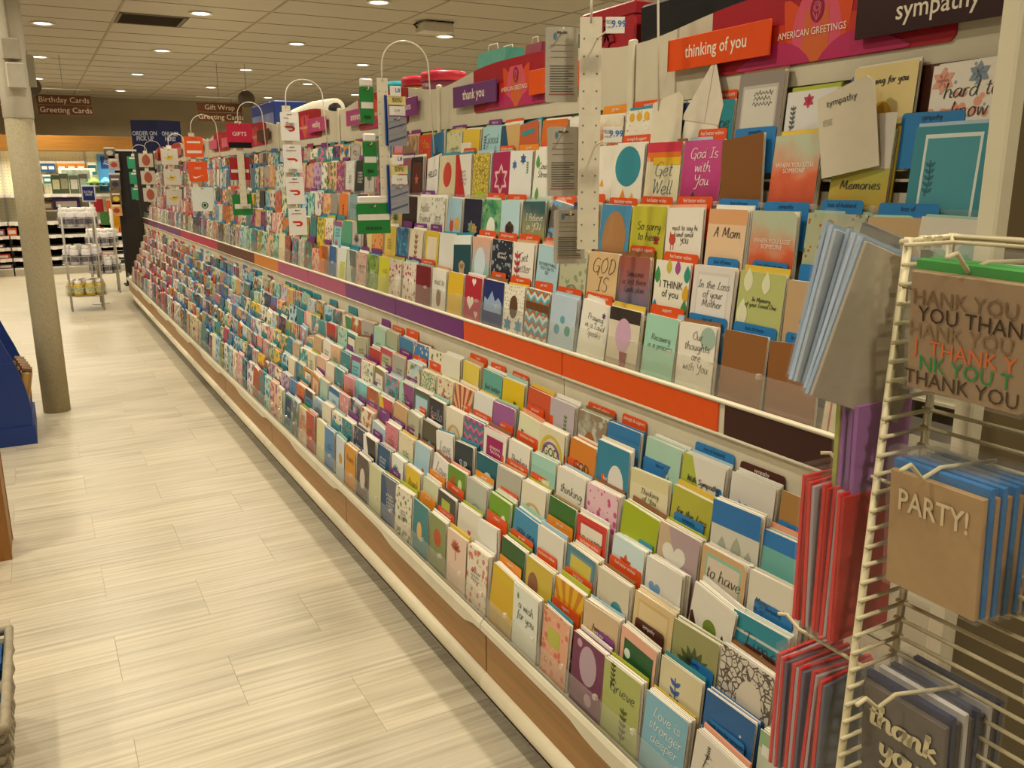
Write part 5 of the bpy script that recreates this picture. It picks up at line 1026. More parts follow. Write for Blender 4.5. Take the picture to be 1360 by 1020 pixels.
# ================================================================== loose envelopes among the top rows
def flat_thing(name, M, outline, hexc, label, cat, t=.0012, fold=None):
    e = MB().prism(outline, -t, 0, 'z').build(name, mat(hexc, .6, noise=.03), None, False, M); tag(e, label, cat); return e
ev = empty('envelope', face_aisle(1.372, 1.60, 1.56, .10, -.15)); tag(ev, 'white envelope with its pointed flap standing open under thinking of you', 'envelope')
MB().box(-.06, .06, -.03, .05, -.002, 0).build('envelope_body', mat('d8d0bc', .6), ev)
MB().prism([(-.075, .03), (.06, .03), (.062, .075), (.006, .165), (-.002, .165)], .0004, .0014, 'z').build('open_flap', mat('cfc6b2', .6), ev)
MB().ribbon([(.012, .032), (.003, .160)], .0018, .0018).build('crease', mat('a89e8a', .6), ev)
e = flat_thing('blank_sheet', face_aisle(1.352, 1.70, 1.50, .14, .10, .12), [(-.05, 0), (.05, 0), (.05, .15), (.035, .165), (-.05, .150)], 'd0c6ae', 'tilted cream sheet beside the yellow faces card', 'sheet')
e = flat_thing('blank_sheet', face_aisle(1.338, 1.135, 1.475, .05, .20, .10), [(-.06, 0), (.06, 0), (.06, .15), (.045, .165), (-.06, .150)], 'cfc5ad', 'tilted white divider sheet printed sympathy', 'sheet')
text('sympathy', .017, '2c2822', e, T(-.008, .135, .001)); scribble(e, '3a352e', -.04, .105, .022)

# ================================================================== hanging clip strips
STRIP = mat('d8d0b8', .4)
def clip_strip(y, label, x=1.165, zt=1.822, zb=1.30, w=.042, top=1.92, foot=(1.37, 1.56), tags=(), detail=True, turn=0.0):
    e = empty('clip_strip', loc=(x, y, zb)); tag(e, label, 'hanging strip', 'white clip strips hung from wire arches')
    tn = Matrix.Rotation(turn, 4, 'Z')
    MB().bbox(-w / 2, w / 2, -.0015, .0015, 0, zt - zb, .0006).build('strip', STRIP, e, False, tn)
    if detail:
        hb = MB()
        n = int((zt - zb) / .038)
        for i in range(n):
            for sx in (-.3, .3): hb.lathe([(.0005, 0), (.0022, 0)], (0, 0, 0), 8, False); o_ = len(hb.v) - 16; hb.v[o_:] = [(p[0] + sx * w, -.0018, p[1] + .02 + i * .038) for p in hb.v[o_:]]
        hb.build('punched_hole', mat('6d664f', .7), e, False, tn)['kind'] = 'stuff'
    xm = (x + foot[0]) / 2; r = (foot[0] - .015 - x) / 2; pts = [(x, y, zt - .012), (x, y, zt + .03)]
    for i in range(1, 12):
        a = PI * i / 12; pts.append((x + r - r * math.cos(a), y, zt + .03 + (top - zt - .03) * math.sin(a) ** .8))
    pts += [(x + 2 * r, y, zt + .02), (foot[0], y, foot[1])]
    MB().tube([(p[0] - x, 0, p[2] - zb) for p in pts], .0028, 6).build('wire_arch', mat('d9d2be', .35), e, True)
    for (tx, tz, s_, hexc, small) in tags:
        hk = MB().tube([(tx * .3, -.004, tz - .02), (tx * .6, -.03, tz - .012), (tx, -.034, tz)], .002, 6).build('tag_hook', STRIP, e, True, tn)
        tg = MB().bbox(tx - .021, tx + .021, -.040, -.038, tz - .016, tz + .018, .0004).build('price_tag', mat('e4e2d8', .4, noise=.02), e, False, tn)
        if s_: text(s_, .019, hexc, tg, face_near(tx + .008, -.0404, tz + .003), weight=.0004)
        if small: text(small, .0052, '44423c', tg, face_near(tx - .0125, -.0404, tz + .003))
    return e
def hang_card(name, x, y, z, w, h, hexc, label, group=None, cat='gift card', yaw=0.0, roll=0.0, t=.0015, parts=(), film=False):
    """card hung by its top hole from a short prong; parts: (kind, colour, x, y, size) printed shapes"""
    e = empty(name, face_near(x, y, z, roll, yaw)); tag(e, label, cat, group)
    MB().prism([(-w / 2, .002), (-w / 2 + .002, 0), (w / 2 - .002, 0), (w / 2, .002), (w / 2, h - .004), (w / 2 - .004, h), (-w / 2 + .004, h), (-w / 2, h - .004)], -t, 0, 'z').build('card_body', mat(hexc, .45, noise=.03), e)
    MB().box(-.012, .012, h - .014, h - .009, 0, .0004).build('hang_slot', mat('4a4438', .7), e)
    MB().tube([(0, h - .011, -.02), (0, h - .011, .02), (0, h - .004, .024)], .0016, 6).build('prong', STRIP, e, True)
    for i, (kd, c, mx_, my_, s_) in enumerate(parts): motif(kd, c, e, mx_ * w, my_ * h, s_, z=.0005 + i * .0002)
    if film: MB().box(-w / 2 - .003, w / 2 + .003, -.004, h + .008, -t - .004, .003).build('wrapper', FILM, e)
    return e
# strip 1: nearest, with 9.99 tags and printed sheets
clip_strip(1.743, 'nearest white perforated clip strip with two 9.99 price tags', tags=((.052, .497, '9.99', '2a6fb0', 'EVERYDAY\nPRICE\n\n1 PIECE'), (.052, .262, '9.99', '2a6fb0', 'EVERYDAY\nPRICE\n\n1 PIECE')), top=2.02, turn=-.55, w=.050)
for i, (x, z, h, lab) in enumerate(((1.120, 1.640, .165, 'upper printed instruction sheet on the nearest clip strip'), (1.126, 1.425, .160, 'middle printed instruction sheet on the nearest clip strip'), (1.146, 1.262, .13, 'lowest printed instruction sheet on the nearest clip strip'))):
    e = hang_card('instruction_sheet', x, 1.795, z, .076, h, 'b4ac98', lab, 'instruction sheets on the nearest clip strip', 'hang card', yaw=-.40, film=True)
    b = MB()
    for q in range(11): b.box(-.028, .028 - .012 * (q % 3 == 2), h * .14 + q * h * .034, h * .14 + q * h * .034 + .002, .0004, .0007)
    for q in range(3): b.box(-.026, .026, h * .60 + q * h * .08, h * .60 + q * h * .08 + .0008, .0004, .0007)
    b.build('print_lines', mat('5a5446', .6), e); MB().box(-.03, .03, h * .10, h * .115, .0004, .0008).build('red_line', mat('9a5a4c', .6), e)
    MB().poly([(.004 * math.cos(a) - .016, h * .88 + .008 * math.sin(a)) for a in [2 * PI * q / 12 for q in range(12)]], .0008).build('logo_mark', mat('4a7a94', .5), e)
# strip 2: green packs and silver blue pouches
clip_strip(3.104, 'clip strip of green packs and silver pouches in front of congratulations', x=1.17, tags=((.035, .475, 'L8', '2a5f9c', ''), (.035, .235, 'L8', '2a5f9c', '')), top=1.955)
for i in range(3):
    z = [1.665, 1.475, 1.268][i]
    e = hang_card('gift_pack', 1.108 + .004 * i, 3.10, z, .052 if i < 2 else .13, .125 if i < 2 else .11, '1c7a34', ['top green hang pack on the silver pouch strip', 'middle green hang pack on the silver pouch strip', 'wide bottom green hang pack with a barcode'][i], 'green hang packs on the second clip strip', 'hang pack', t=.008)
    w_ = .052 if i < 2 else .13
    MB().bbox(-w_ / 2 * .9, w_ / 2 * .9, (.125 if i < 2 else .11), (.125 if i < 2 else .11) + .028, -.008, .004, .004).build('white_cap', mat('dcd8ce', .4), e)
    MB().box(-w_ / 2 + .003, w_ / 2 - .003, .05, .072, .0006, .001).build('white_panel', mat('d8d6cc', .5), e)
    bc = MB()
    for q in range(9): bc.box(-w_ / 2 * .5 + q * w_ * .055, -w_ / 2 * .5 + q * w_ * .055 + w_ * .03, .014, .026, .0006, .001)
    bc.build('barcode', mat('2a2a28', .6), e)
for i, z in enumerate((1.585, 1.340)):
    e = hang_card('foil_pouch', 1.215, 3.085, z, .075, .105, '8f929c', ['upper silver foil pouch with a half price tag', 'lower silver foil pouch with a half price tag'][i], 'silver pouches on the second clip strip', 'pouch', t=.006)
    MB().bbox(-.046, -.036, .0, .18, -.004, .004, .003).build('blue_edge', mat('1c3f8c', .4), e)
    for q, c in enumerate(('6a6f84', 'b4b4b8', '5a6080', 'c0c0c4')): MB().prism([(-.034, .01 + q * .024), (.034, .03 + q * .024), (.034, .038 + q * .022), (-.034, .018 + q * .022)], .0004 + q * .0003, .0006 + q * .0003, 'z').build('foil_stripe', mat(c, .25, metal=.6), e)
    MB().box(-.032, .034, .145, .175, .004, .005).build('yellow_tag', mat('d8cc84', .5), e); text('50%', .022, '3a3a3c', e, T(.0, .160, .0056))
    MB().box(-.030, .032, .108, .140, .004, .005).build('white_tag', mat('dcdad2', .5), e); text('4.99', .013, '6a6a6c', e, T(0, .124, .0056))
# strip 3: white cards with a red swept logo
clip_strip(4.44, 'clip strip of white cards with a red logo, before the wedding sign', top=1.95, tags=((.02, .455, '', '', ''), (.02, .235, '', '', '')))
for i in range(4):
    z = 1.655 - i * .155
    e = hang_card('gift_card', 1.175 + .012 * i * .3, 4.425, z, .092, .135, 'dcdad4', f'{["top", "second", "third", "lowest"][i]} white gift card with a red swept logo', 'white gift cards on the third clip strip')
    MB().prism([(-.030, .070), (.012, .070), (.024, .062), (.024, .050), (.012, .044), (-.004, .044), (-.012, .051), (.008, .051), (.013, .056), (.010, .061), (-.022, .061)], .0003, .0008, 'z').build('logo', mat('c0281c', .4), e)
    MB().box(-.03, .02, .105, .109, .0003, .0007).build('print_line', mat('a87a74', .5), e)
# strip 4: red GIFTS card, red pack, green pack
clip_strip(5.747, 'clip strip topped by a red gift card, fourth from the near end', x=1.20, top=1.94)
e = hang_card('gift_card', 1.20, 5.73, 1.66, .155, .15, 'b81c3c', 'red gift card lettered GIFTS over a blue check base', 'cards on the fourth clip strip'); text('GIFTS', .035, 'f0dce0', e, T(0, .085, .001)); MB().box(-.07, .07, .002, .035, .0003, .0008).build('check_base', PM['chevron'], e)
e = hang_card('gift_pack', 1.195, 5.765, 1.465, .125, .14, 'a01c22', 'dark red hang pack behind the fourth clip strip', 'cards on the fourth clip strip', 'hang pack'); MB().box(-.055, .055, .045, .065, .0003, .0008).build('white_band', mat('d8d0c8', .5), e)
e = hang_card('gift_pack', 1.195, 5.765, 1.245, .125, .13, '1c7a34', 'green hang pack at the foot of the fourth clip strip', 'cards on the fourth clip strip', 'hang pack'); MB().box(-.05, .05, .04, .07, .0003, .0008).build('white_panel', mat('d8d6cc', .5), e)
# strip 5: orange cards and a white card with a green roundel
clip_strip(7.291, 'clip strip of two orange gift cards, fifth from the near end', x=1.16, top=1.96)
e = hang_card('gift_card', 1.17, 7.275, 1.64, .14, .155, 'e0571c', 'upper orange gift card on the fifth clip strip', 'cards on the fifth clip strip'); MB().box(-.055, .055, .03, .05, .0003, .0008).build('white_band', mat('e0d8cc', .5), e); MB().box(-.05, .05, .105, .12, .0003, .0008).build('white_band', mat('e0d8cc', .5), e)
e = hang_card('gift_card', 1.185, 7.275, 1.455, .14, .15, 'e0521c', 'lower orange gift card with a white swoosh', 'cards on the fifth clip strip')
MB().poly(catmull([(-.04, .045), (-.035, .028), (-.02, .024), (.0, .032), (.045, .052)], 4) + catmull([(.0, .038), (-.018, .035), (-.03, .036), (-.04, .045)], 4), .0006).build('swoosh', mat('ece4da', .5), e); text('NIKE', .022, 'e8dcd0', e, T(0, .10, .0008))
e = hang_card('gift_card', 1.205, 7.275, 1.225, .165, .185, 'd8dcd2', 'white gift card with a round green emblem', 'cards on the fifth clip strip')
MB().lathe([(.001, 0), (.026, 0)], n=24, close=False).build('emblem', mat('1c3f2c', .5), e, False, T(.01, .045, .0008)); MB().lathe([(.012, 0), (.019, 0)], n=24, close=False).build('emblem_ring', mat('b8ccc0', .5), e, False, T(.01, .045, .0012))
# strips 6-8
for (y, x, c, nm, lab) in ((9.062, 1.225, 'b4b0a0', 'sixth', 'clear packs with yellow fish-like shapes'), (10.804, 1.205, 'a86a54', 'seventh', 'copper coloured packs'), (12.094, 1.205, '2f8a64', 'eighth', 'green packs')):
    clip_strip(y, f'{nm} clip strip from the near end, carrying {lab}', x=x, zt=1.79, zb=1.22, top=1.90, foot=(1.385, 1.70), detail=False)
    for i in range(3):
        e = hang_card('gift_pack', x + .006 * i, y - .015, 1.61 - .19 * i, .15, .15, c if nm == 'eighth' else 'bdb8a8', f'{["top", "middle", "bottom"][i]} pack on the {nm} clip strip, {lab.split(" packs")[0]}', f'packs on the {nm} clip strip', 'hang pack', t=.01)
        if nm == 'sixth': motif('bird', 'c8a818', e, 0, .06, .09, z=.0006)
        elif nm == 'seventh': motif('oval', 'a0523c', e, 0, .075, .12, z=.0006)
        else: MB().box(-.05, .05, .118, .135, .0004, .0008).build('white_label', mat('dcdad2', .5), e)

# ================================================================== merchandise on top of the racks
def top_box(name, x0, x1, y0, y1, z1, hexc, label, cat, extra=None, z0=1.79):
    e = empty(name, loc=((x0 + x1) / 2, (y0 + y1) / 2, z0)); tag(e, label, cat, None); w, d = (x1 - x0) / 2, (y1 - y0) / 2
    MB().bbox(-w, w, -d, d, 0, z1 - z0, .006).build('body', mat(hexc, .45, noise=.05), e)
    if extra: extra(e, w, d, z1 - z0)
    return e
def lid(e, w, d, h): MB().bbox(-w - .004, w + .004, -d - .004, d + .004, h - .03, h + .002, .004).build('lid', mat('9c1a24', .45), e); motif('flower', '8a1620', e, 0, 0, .09).matrix_local = face_aisle(-w - .0045, 0, h * .5) @ Matrix.Diagonal((.09, .09, 1, 1))
top_box('gift_box', 1.47, 1.62, 1.99, 2.24, 1.925, 'a01c26', 'red lidded gift box on top of the rack left of the black case', 'box', lid)
top_box('black_case', 1.46, 1.70, 1.30, 1.955, 1.905, '0e0c0c', 'long black case lying on top of the nearest rack', 'case', lambda e, w, d, h: MB().box(-w - .002, -w, -d * .9, d * .9, h * .2, h * .3).build('seam', mat('1c1a1a', .5), e))
top_box('photo_box', 1.66, 1.78, 1.90, 2.02, 1.945, 'b07a2c', 'amber picture box standing behind the red gift box', 'box', lambda e, w, d, h: MB().box(-w - .001, -w, -d * .7, d * .7, h * .3, h * .8).build('picture', PM['photo'], e))
def bag(name, y0, y1, z1, hexc, label):
    e = empty(name, loc=(1.52, (y0 + y1) / 2, 1.79)); tag(e, label, 'gift bag', 'gift bags on top of the rack'); d = (y1 - y0) / 2; h = z1 - 1.79
    MB().prism([(-.05, 0), (.05, 0), (.035, h), (-.035, h)], -d, d, 'y').build('body', mat(hexc, .45, noise=.1), e)
    for s_ in (-1, 1): MB().tube([(s_ * .03, -d * .4, h - .01), (s_ * .03, -d * .3, h + .02), (s_ * .03, d * .3, h + .02), (s_ * .03, d * .4, h - .01)], .002, 5).build('handle', mat('dcd6c8', .5), e, True)
bag('gift_bag', 2.74, 2.95, 1.905, '4f9a88', 'sea green gift bag on top of the rack above thank you'); bag('gift_bag', 2.30, 2.42, 1.885, '4f9a94', 'small teal gift bag on top of the rack above get well')
bag('gift_bag', 2.50, 2.60, 1.89, '8a2a44', 'maroon gift bag between the two green ones')
def jar(y, hexc, lidc, label):
    e = empty('gift_tin', loc=(1.52, y, 1.79)); tag(e, label, 'tin', 'round tins on top of the rack')
    MB().lathe([(.085, 0), (.09, .01), (.09, .055)], n=20).build('body', mat(hexc, .4, noise=.2, scale=40), e, True); MB().lathe([(.094, .055), (.094, .085), (.088, .092)], n=20).build('lid', mat(lidc, .4), e, True)
jar(3.76, '3a6a74', '2f94a4', 'round tin with a turquoise lid on top of the rack'); jar(3.54, '8a6a2c', 'b81c34', 'red lidded round tin next to the turquoise one'); jar(3.33, '7a3a4c', 'c0243c', 'red lidded round tin nearest the thank you header')
e = empty('pink_bow', loc=(1.52, 3.40, 1.884)); tag(e, 'small pink bow on the red tins', 'bow'); MB().poly(petal(0, 0, .05, .02, 1.2)).build('loop', mat('d86a84', .5), e, False, face_aisle(0, 0, 0)); MB().poly(petal(0, 0, .05, .02, -1.2)).build('loop', mat('d86a84', .5), e, False, face_aisle(0, 0, 0)); MB().lathe([(.008, 0), (.011, .006), (.008, .014)], n=10).build('knot', mat('d86a84', .5), e, True)
top_box('blue_carton', 1.48, 1.70, 5.95, 6.60, 1.975, '28408c', 'blue patterned carton on top of the rack', 'carton', lambda e, w, d, h: MB().box(-w - .001, -w, -d * .95, d * .95, h * .05, h * .6).build('cloud_print', mat('7a84b0', .5, noise=.3, scale=8), e))
pl = empty('wrapped_roll', loc=(1.55, 5.25, 1.79)); tag(pl, 'long white wrapped roll lying on top of the rack', 'roll')
MB().tube([(0, -.42, .055), (0, -.40, .06), (0, 0, .066), (0, .40, .06), (0, .42, .055)], [.035, .055, .062, .055, .035], 14).build('body', mat('e6e0cc', .5), pl, True)
MB().tube([(-.02, -.47, .055), (-.02, -.42, .056)], .03, 10).build('dark_end', mat('1a1614', .6), pl, True)
# ================================================================== left side of the aisle
bb = empty('dump_bin', loc=(-.45, 5.75, 0)); tag(bb, 'royal blue dump bin with sloping sides on a plinth', 'display bin')
BL = mat('16306e', .45, scale=4)
prof = [(.318, .107), (.322, .20), (.318, .24), (.310, .30), (.300, .355), (.284, .42), (.262, .49), (.235, .56), (.20, .66), (-.40, .66), (-.44, .107)]
MB().prism(prof, -.30, -.275, 'y').build('near_side', BL, bb); MB().prism(prof, .275, .30, 'y').build('far_side', BL, bb)
MB().prism([(.300, .107), (.316, .107), (.316, .24), (.300, .24)], -.275, .275, 'y').build('front_board', BL, bb)
MB().box(-.46, .330, -.31, .31, 0, .107).build('plinth', BL, bb); MB().box(-.42, .30, -.275, .275, .20, .215).build('bin_floor', BL, bb)
MB().box(-.42, .258, -.3015, -.300, .474, .477).build('panel_seam', mat('24418a', .5), bb); MB().box(-.44, -.42, -.275, .275, .107, .66).build('back_board', BL, bb)
for i in range(5):
    e = empty('snack_bag', T(-.165 - .01 * i, 5.56 + i * .09, .222) @ Matrix.Rotation(.2, 4, 'Y')); tag(e, f'{ORD[i]} brown patterned bag from the near end of the blue bin', 'bag', 'brown bags in the blue bin')
    MB().bbox(-.03, .03, -.04, .04, .004, .19, .012).build('body', PM['photo'], e)['paper'] = lin('7a5a34')
    e.children[0]['ink'] = lin('3a2a1c'); e.children[0]['ink2'] = lin('b08a4c'); MB().box(-.026, .026, -.036, .036, .188, .205).build('crimped_top', mat('6a4a2a', .5), e)
wt = empty('wooden_display_table', loc=(-.60, 3.85, 0)); tag(wt, 'wooden display unit at the left edge of the aisle', 'display unit')
WD = mat('8a5c28', .5, noise=.12, scale=3, stretch=(20, 20, 2))
MB().bbox(-.375, .375, -.12, -.10, 0, .72, .003).build('end_board', WD, wt); MB().bbox(-.375, .375, .10, .12, 0, .72, .003).build('end_board', WD, wt); MB().bbox(-.375, .375, -.12, .12, .72, .75, .004).build('table_top', WD, wt); MB().box(.358, .372, -.10, .10, .0, .72).build('front_board', WD, wt)
# woven basket with a blue box, bottom left corner
bk = empty('woven_basket', loc=(-.372, 2.30, 0)); tag(bk, 'grey brown woven basket in the bottom left corner', 'basket')
WV = [mat('8f846c', .7, noise=.15, scale=50), mat('6a604c', .7, noise=.15, scale=50)]
n = 9
for i in range(n):
    z = .016 + i * .027; s_ = .155 + .003 * i
    pts = []
    for (xa, ya_, xb_, yb2) in ((-s_, -.24, s_, -.24), (s_, -.24, s_, .24), (s_, .24, -s_, .24), (-s_, .24, -s_, -.24)):
        m_ = 8
        for q in range(m_):
            t = q / m_; off = .006 * (1 if (q + i) % 2 else -1); x, y = xa + (xb_ - xa) * t, ya_ + (yb2 - ya_) * t
            if xa == xb_: x += off
            else: y += off
            pts.append((x, y, z))
    MB().tube(pts, .0125, 6, True).build('woven_strand', WV[i % 2], bk, True)
for i in range(8):
    for sx in (-1, 1): MB().tube([(sx * .157, -.21 + i * .06, 0.0), (sx * .183, -.21 + i * .06, .255)], .007, 6).build('upright', WV[1], bk, True)
MB().tube([(-.185, -.25, .262), (.185, -.25, .262), (.185, .25, .262), (-.185, .25, .262)], .014, 8, True).build('rim', WV[0], bk, True)
MB().box(-.15, .15, -.23, .23, .004, .016).build('basket_floor', WV[1], bk)
bx = empty('blue_box', loc=(-.352, 2.42, .02)); tag(bx, 'bright blue box standing in the woven basket', 'box'); MB().bbox(-.13, .142, -.05, .09, 0, .325, .005).build('body', mat('1f78c0', .4), bx); MB().box(-.132, .150, -.052, .062, .22, .24).build('dark_band', mat('16528c', .4), bx)

# ================================================================== wire towers of jars in the middle distance
def tower(x, y, r, label, tiers, ztop, jl):
    e = empty('wire_tower', loc=(x, y, 0)); tag(e, label, 'wire rack', 'round wire towers'); WM = mat('b4aea2', .4)
    for a in (-2.5, -.75, .75, 2.5): MB().tube([(r * math.cos(a), r * math.sin(a), 0), (r * math.cos(a), r * math.sin(a), ztop)], .010, 8).build('post', WM, e, True)
    for ti, (z, kind) in enumerate(tiers):
        MB().lathe([(.001, z), (r * .98, z), (r * .98, z + .006), (.001, z + .006)], n=28, close=False).build('tier_plate', WM, e)
        for dz in (.0, .10): MB().tube([(r * math.cos(2 * PI * q / 28), r * math.sin(2 * PI * q / 28), z + dz + .005) for q in range(28)], .003, 6, True).build('basket_hoop', WM, e, True)
        for q in range(14):
            a = 2 * PI * q / 14; MB().tube([(r * math.cos(a), r * math.sin(a), z), (r * math.cos(a), r * math.sin(a), z + .105)], .002, 5).build('basket_wire', WM, e, True)
        k = 0
        for (rad, nn_, a0) in ((r * .74, 8, 0.2), (0, 1, 0)):
            for q in range(nn_):
                a = a0 + 2 * PI * q / nn_; jx, jy = x + rad * math.cos(a), y + rad * math.sin(a)
                jr = empty('lidded_jar', loc=(jx, jy, z + .007)); tag(jr, f'{jl[ti]}', 'jar', f'jars on {label}, tier {ti + 1}')
                hh = .16 if kind != 'yellow' else .12
                body = MB().lathe([(.042, 0), (.049, .006), (.049, hh), (.034, hh + .018)], n=14).build('jar_body', mat('d0cccc', .35, noise=.05, scale=26) if kind != 'yellow' else mat('c4a428', .35, noise=.15, scale=26), jr, True)
                MB().lathe([(.036, hh + .018), (.038, hh + .022), (.038, hh + .05), (.034, hh + .056)], n=14).build('jar_lid', mat('e6e2d8', .4), jr, True)
                lb = MB().lathe([(.0497, .035), (.0497, .11)], n=14, close=False).build('jar_label', mat('6a6870' if kind != 'yellow' else 'd0c48a', .5, noise=.45, scale=40), jr, True)
    return e
tower(.46, 11.12, .215, 'nearer round wire tower of white lidded jars', [(.945, 'white'), (.525, 'white'), (.17, 'yellow')], 1.20, ['white lidded jar in the top basket of the nearer wire tower', 'white lidded jar in the middle basket of the nearer wire tower', 'yellow jar in the lowest basket of the nearer wire tower'])
tower(.78, 12.75, .20, 'farther wire tower partly behind the first', [(.62, 'white'), (.26, 'white')], 1.10, ['white lidded jar in the upper basket of the farther wire tower', 'white lidded jar in the lower basket of the farther wire tower'])
st = empty('blue_stand_sign', loc=(.62, 11.55, 0)); tag(st, 'small framed blue sign on a post above the jars', 'sign')
MB().tube([(0, 0, 0), (0, 0, 1.22)], .010, 8).build('post', mat('b4aea2', .4), st, True); MB().lathe([(.10, 0), (.09, .012), (.012, .02)], n=20).build('foot', mat('b4aea2', .4), st, True)
MB().bbox(-.075, .075, -.008, .008, 1.22, 1.41, .003).build('frame', mat('b8bcc8', .4), st); MB().box(-.062, .062, -.010, -.008, 1.235, 1.395).build('blue_board', mat('141e5c', .4), st); text('EXTRA\nSAVE', .036, 'd0d4e0', st, face_near(0, -.0106, 1.318), sx=.9)

# ================================================================== wall fixtures at the back of the store
PEG = mat('ded6b4', .6, scale=60, noise=.05)
LEDG = mat('d0ccc0', .45)
def peg_bay(x0, x1, yb, label, rows):
    e = empty('wall_bay', loc=((x0 + x1) / 2, yb, 0)); tag(e, label, 'shelving', 'wall shelving bays'); w = (x1 - x0) / 2
    MB().box(-w, w, 0, .02, .82, 1.93).build('pegboard', PEG, e); MB().box(-w, w, 0, .02, 0, .82).build('lower_back', mat('2a2622', .8), e)
    hb = MB(); nx = int(2 * w / .05)
    for i in range(nx):
        for k_ in range(20):
            cx, cz = -w + .03 + i * .05, .88 + k_ * .05; hb.add([(cx - .005, -.001, cz - .005), (cx + .005, -.001, cz - .005), (cx + .005, -.001, cz + .005), (cx - .005, -.001, cz + .005)], [(0, 1, 2, 3)])
    hb.build('peg_hole', mat('8a7e5c', .7), e)['kind'] = 'stuff'
    for sx in (-1, 1): MB().box(sx * w - .012, sx * w + .012, -.02, .02, 0, 1.93).build('upright', mat('c4beac', .5), e)
    for z, d in rows:
        MB().box(-w, w, -d, 0, z - .03, z).build('shelf_board', LEDG, e); MB().box(-w, w, -d - .008, -d, z - .045, z + .004).build('price_rail', mat('dcd8d0', .4), e)
        for q in range(5): MB().box(-w + .08 + q * 2 * w / 5, -w + .15 + q * 2 * w / 5, -d - .011, -d - .008, z - .05, z - .008).build('price_card', mat('ece8e0', .4), e)
    MB().box(-w, w, -.60, 0, 0, .10).build('base_plinth', mat('b0a894', .6), e)
    return e
YB = 16.3
ROWSH = [(1.255, .42), (.83, .60), (.62, .58), (.44, .58), (.27, .58), (.115, .58)]
peg_bay(-1.55, -.35, YB, 'left wall bay beside the wooden counter, partly behind the pillar', ROWSH); peg_bay(-.33, .87, YB, 'middle wall bay seen right of the pillar', ROWSH); peg_bay(.89, 2.09, YB, 'right wall bay with a light blue poster', ROWSH)
val = MB().bbox(-2.9, 2.6, 15.62, 15.70, 1.925, 2.15, .006).build('trim_1', mat('b07a34', .45, noise=.15, scale=2.5, stretch=(1.2, 8, 22), name='oak_valance')); struct(val, 'long oak valance board above the wall bays')
vt = MB().box(-2.9, 2.6, 15.70, 16.34, 1.99, 2.01).build('trim_2', mat('a89c84', .7)); struct(vt, 'soffit behind the oak valance')
for x in (-.95, .27, 1.49):
    l = bpy.data.lights.new('valance_tube_glow', 'AREA'); l.shape = 'RECTANGLE'; l.size = 1.1; l.size_y = .05; l.energy = 16; l.color = (1, .93, .74); o = bpy.data.objects.new('valance_tube_glow', l); o.location = (x, 15.85, 1.955); o.rotation_euler = (math.radians(-20), 0, 0); COL.objects.link(o)
    tb = empty('valance_lamp', loc=(x, 15.80, 1.984)); tag(tb, f'fluorescent tube lamp behind the oak valance over the {"left" if x < -.5 else "middle" if x < 1 else "right"} wall bay', 'lamp', 'valance lamps')
    MB().tube([(-.55, 0, -.012), (.55, 0, -.012)], .010, 8).build('tube', emis('fff2cc', 6), tb, True); MB().box(-.56, .56, -.02, .02, -.002, .005).build('lamp_body', mat('dcd6c8', .4), tb)
ctr = empty('wooden_counter', loc=(-1.0, 15.55, 0)); tag(ctr, 'honey wood counter end left of the pillar, far back', 'counter')
MB().bbox(-.62, .42, -.35, .05, 0, .80, .006).build('body', mat('b07c30', .45, noise=.1, scale=3, stretch=(8, 8, 1)), ctr); MB().box(.14, .30, -.353, -.350, .28, .52).build('dark_vent', mat('141210', .7), ctr); MB().bbox(-.64, .44, -.37, .06, .80, .83, .004).build('counter_top', LEDG, ctr)
po = MB().box(1.06, 1.75, 16.27, 16.298, 1.30, 1.89).build('blue_poster', mat('4a90c4', .5, noise=.08, scale=4)); tag(po, 'light blue poster at the right end of the pegboard', 'poster'); MB().box(1.11, 1.40, 16.264, 16.27, 1.66, 1.86).build('dark_panel', mat('163c7c', .5), po); text('ORDER\nPICK UP', .055, 'd8e0e8', po, face_near(1.25, 16.2635, 1.76))
# goods on the wall bays
def hung(x, z, w, h, hexc, label, group, y=YB - .10):
    e = empty('hang_pack', loc=(x, y, z)); tag(e, label, 'hang pack', group)
    MB().bbox(-w / 2, w / 2, -.015, .015, 0, h * .8, .004).build('packet', mat(hexc, .4, noise=.1, scale=30), e); MB().box(-w / 2, w / 2, -.002, .002, h * .8, h).build('header_card', mat('d8d4cc', .5), e); MB().tube([(0, -.05, h * .92), (0, .10, h * .92)], .004, 5).build('peg', mat('b8b4ac', .4), e, True); MB().box(-w * .35, w * .35, -.017, -.015, h * .25, h * .55).build('label_patch', mat('e0d8c8', .5), e)
cols = ['1f3f6a', '25466e', '1f4a80', 'd0701c', 'd87818', 'd07020']
for i, (x, c) in enumerate(zip((.10, .27, .37, .52, .66, .80), cols)): hung(x, 1.60, .11 if i < 3 else .13, .17, c, f'{ORD[i]} upper hang pack from the left on the pegboard, {"dark blue" if i < 3 else "orange"}', 'upper row of pegboard packs')
hung(.97, 1.56, .12, .19, '1f5a64', 'dark teal hang pack at the right end of the pegboard row', 'upper row of pegboard packs')
for i, (x, c) in enumerate(((.09, '5a7f8c'), (.29, '2f6a70'))): hung(x, 1.42, .12, .14, c, ['grey blue hang pack in the second pegboard row', 'teal hang pack in the second pegboard row'][i], 'lower row of pegboard packs')
for i, (x, z, c, n_) in enumerate(((-.07, 1.38, 'b06a3c', 'rust'), (-.06, 1.64, 'd8d2c4', 'white'), (-.05, 1.80, '9a7a6a', 'brown'))): hung(x, z, .10, .15, c, f'{n_} hang pack beside the right edge of the pillar', 'packs beside the pillar')
hung(-1.08, 1.55, .10, .22, '2a2f3c', 'dark hang pack left of the pillar', None); hung(-1.02, 1.36, .10, .15, 'cfcabc', 'white hang pack left of the pillar', None)
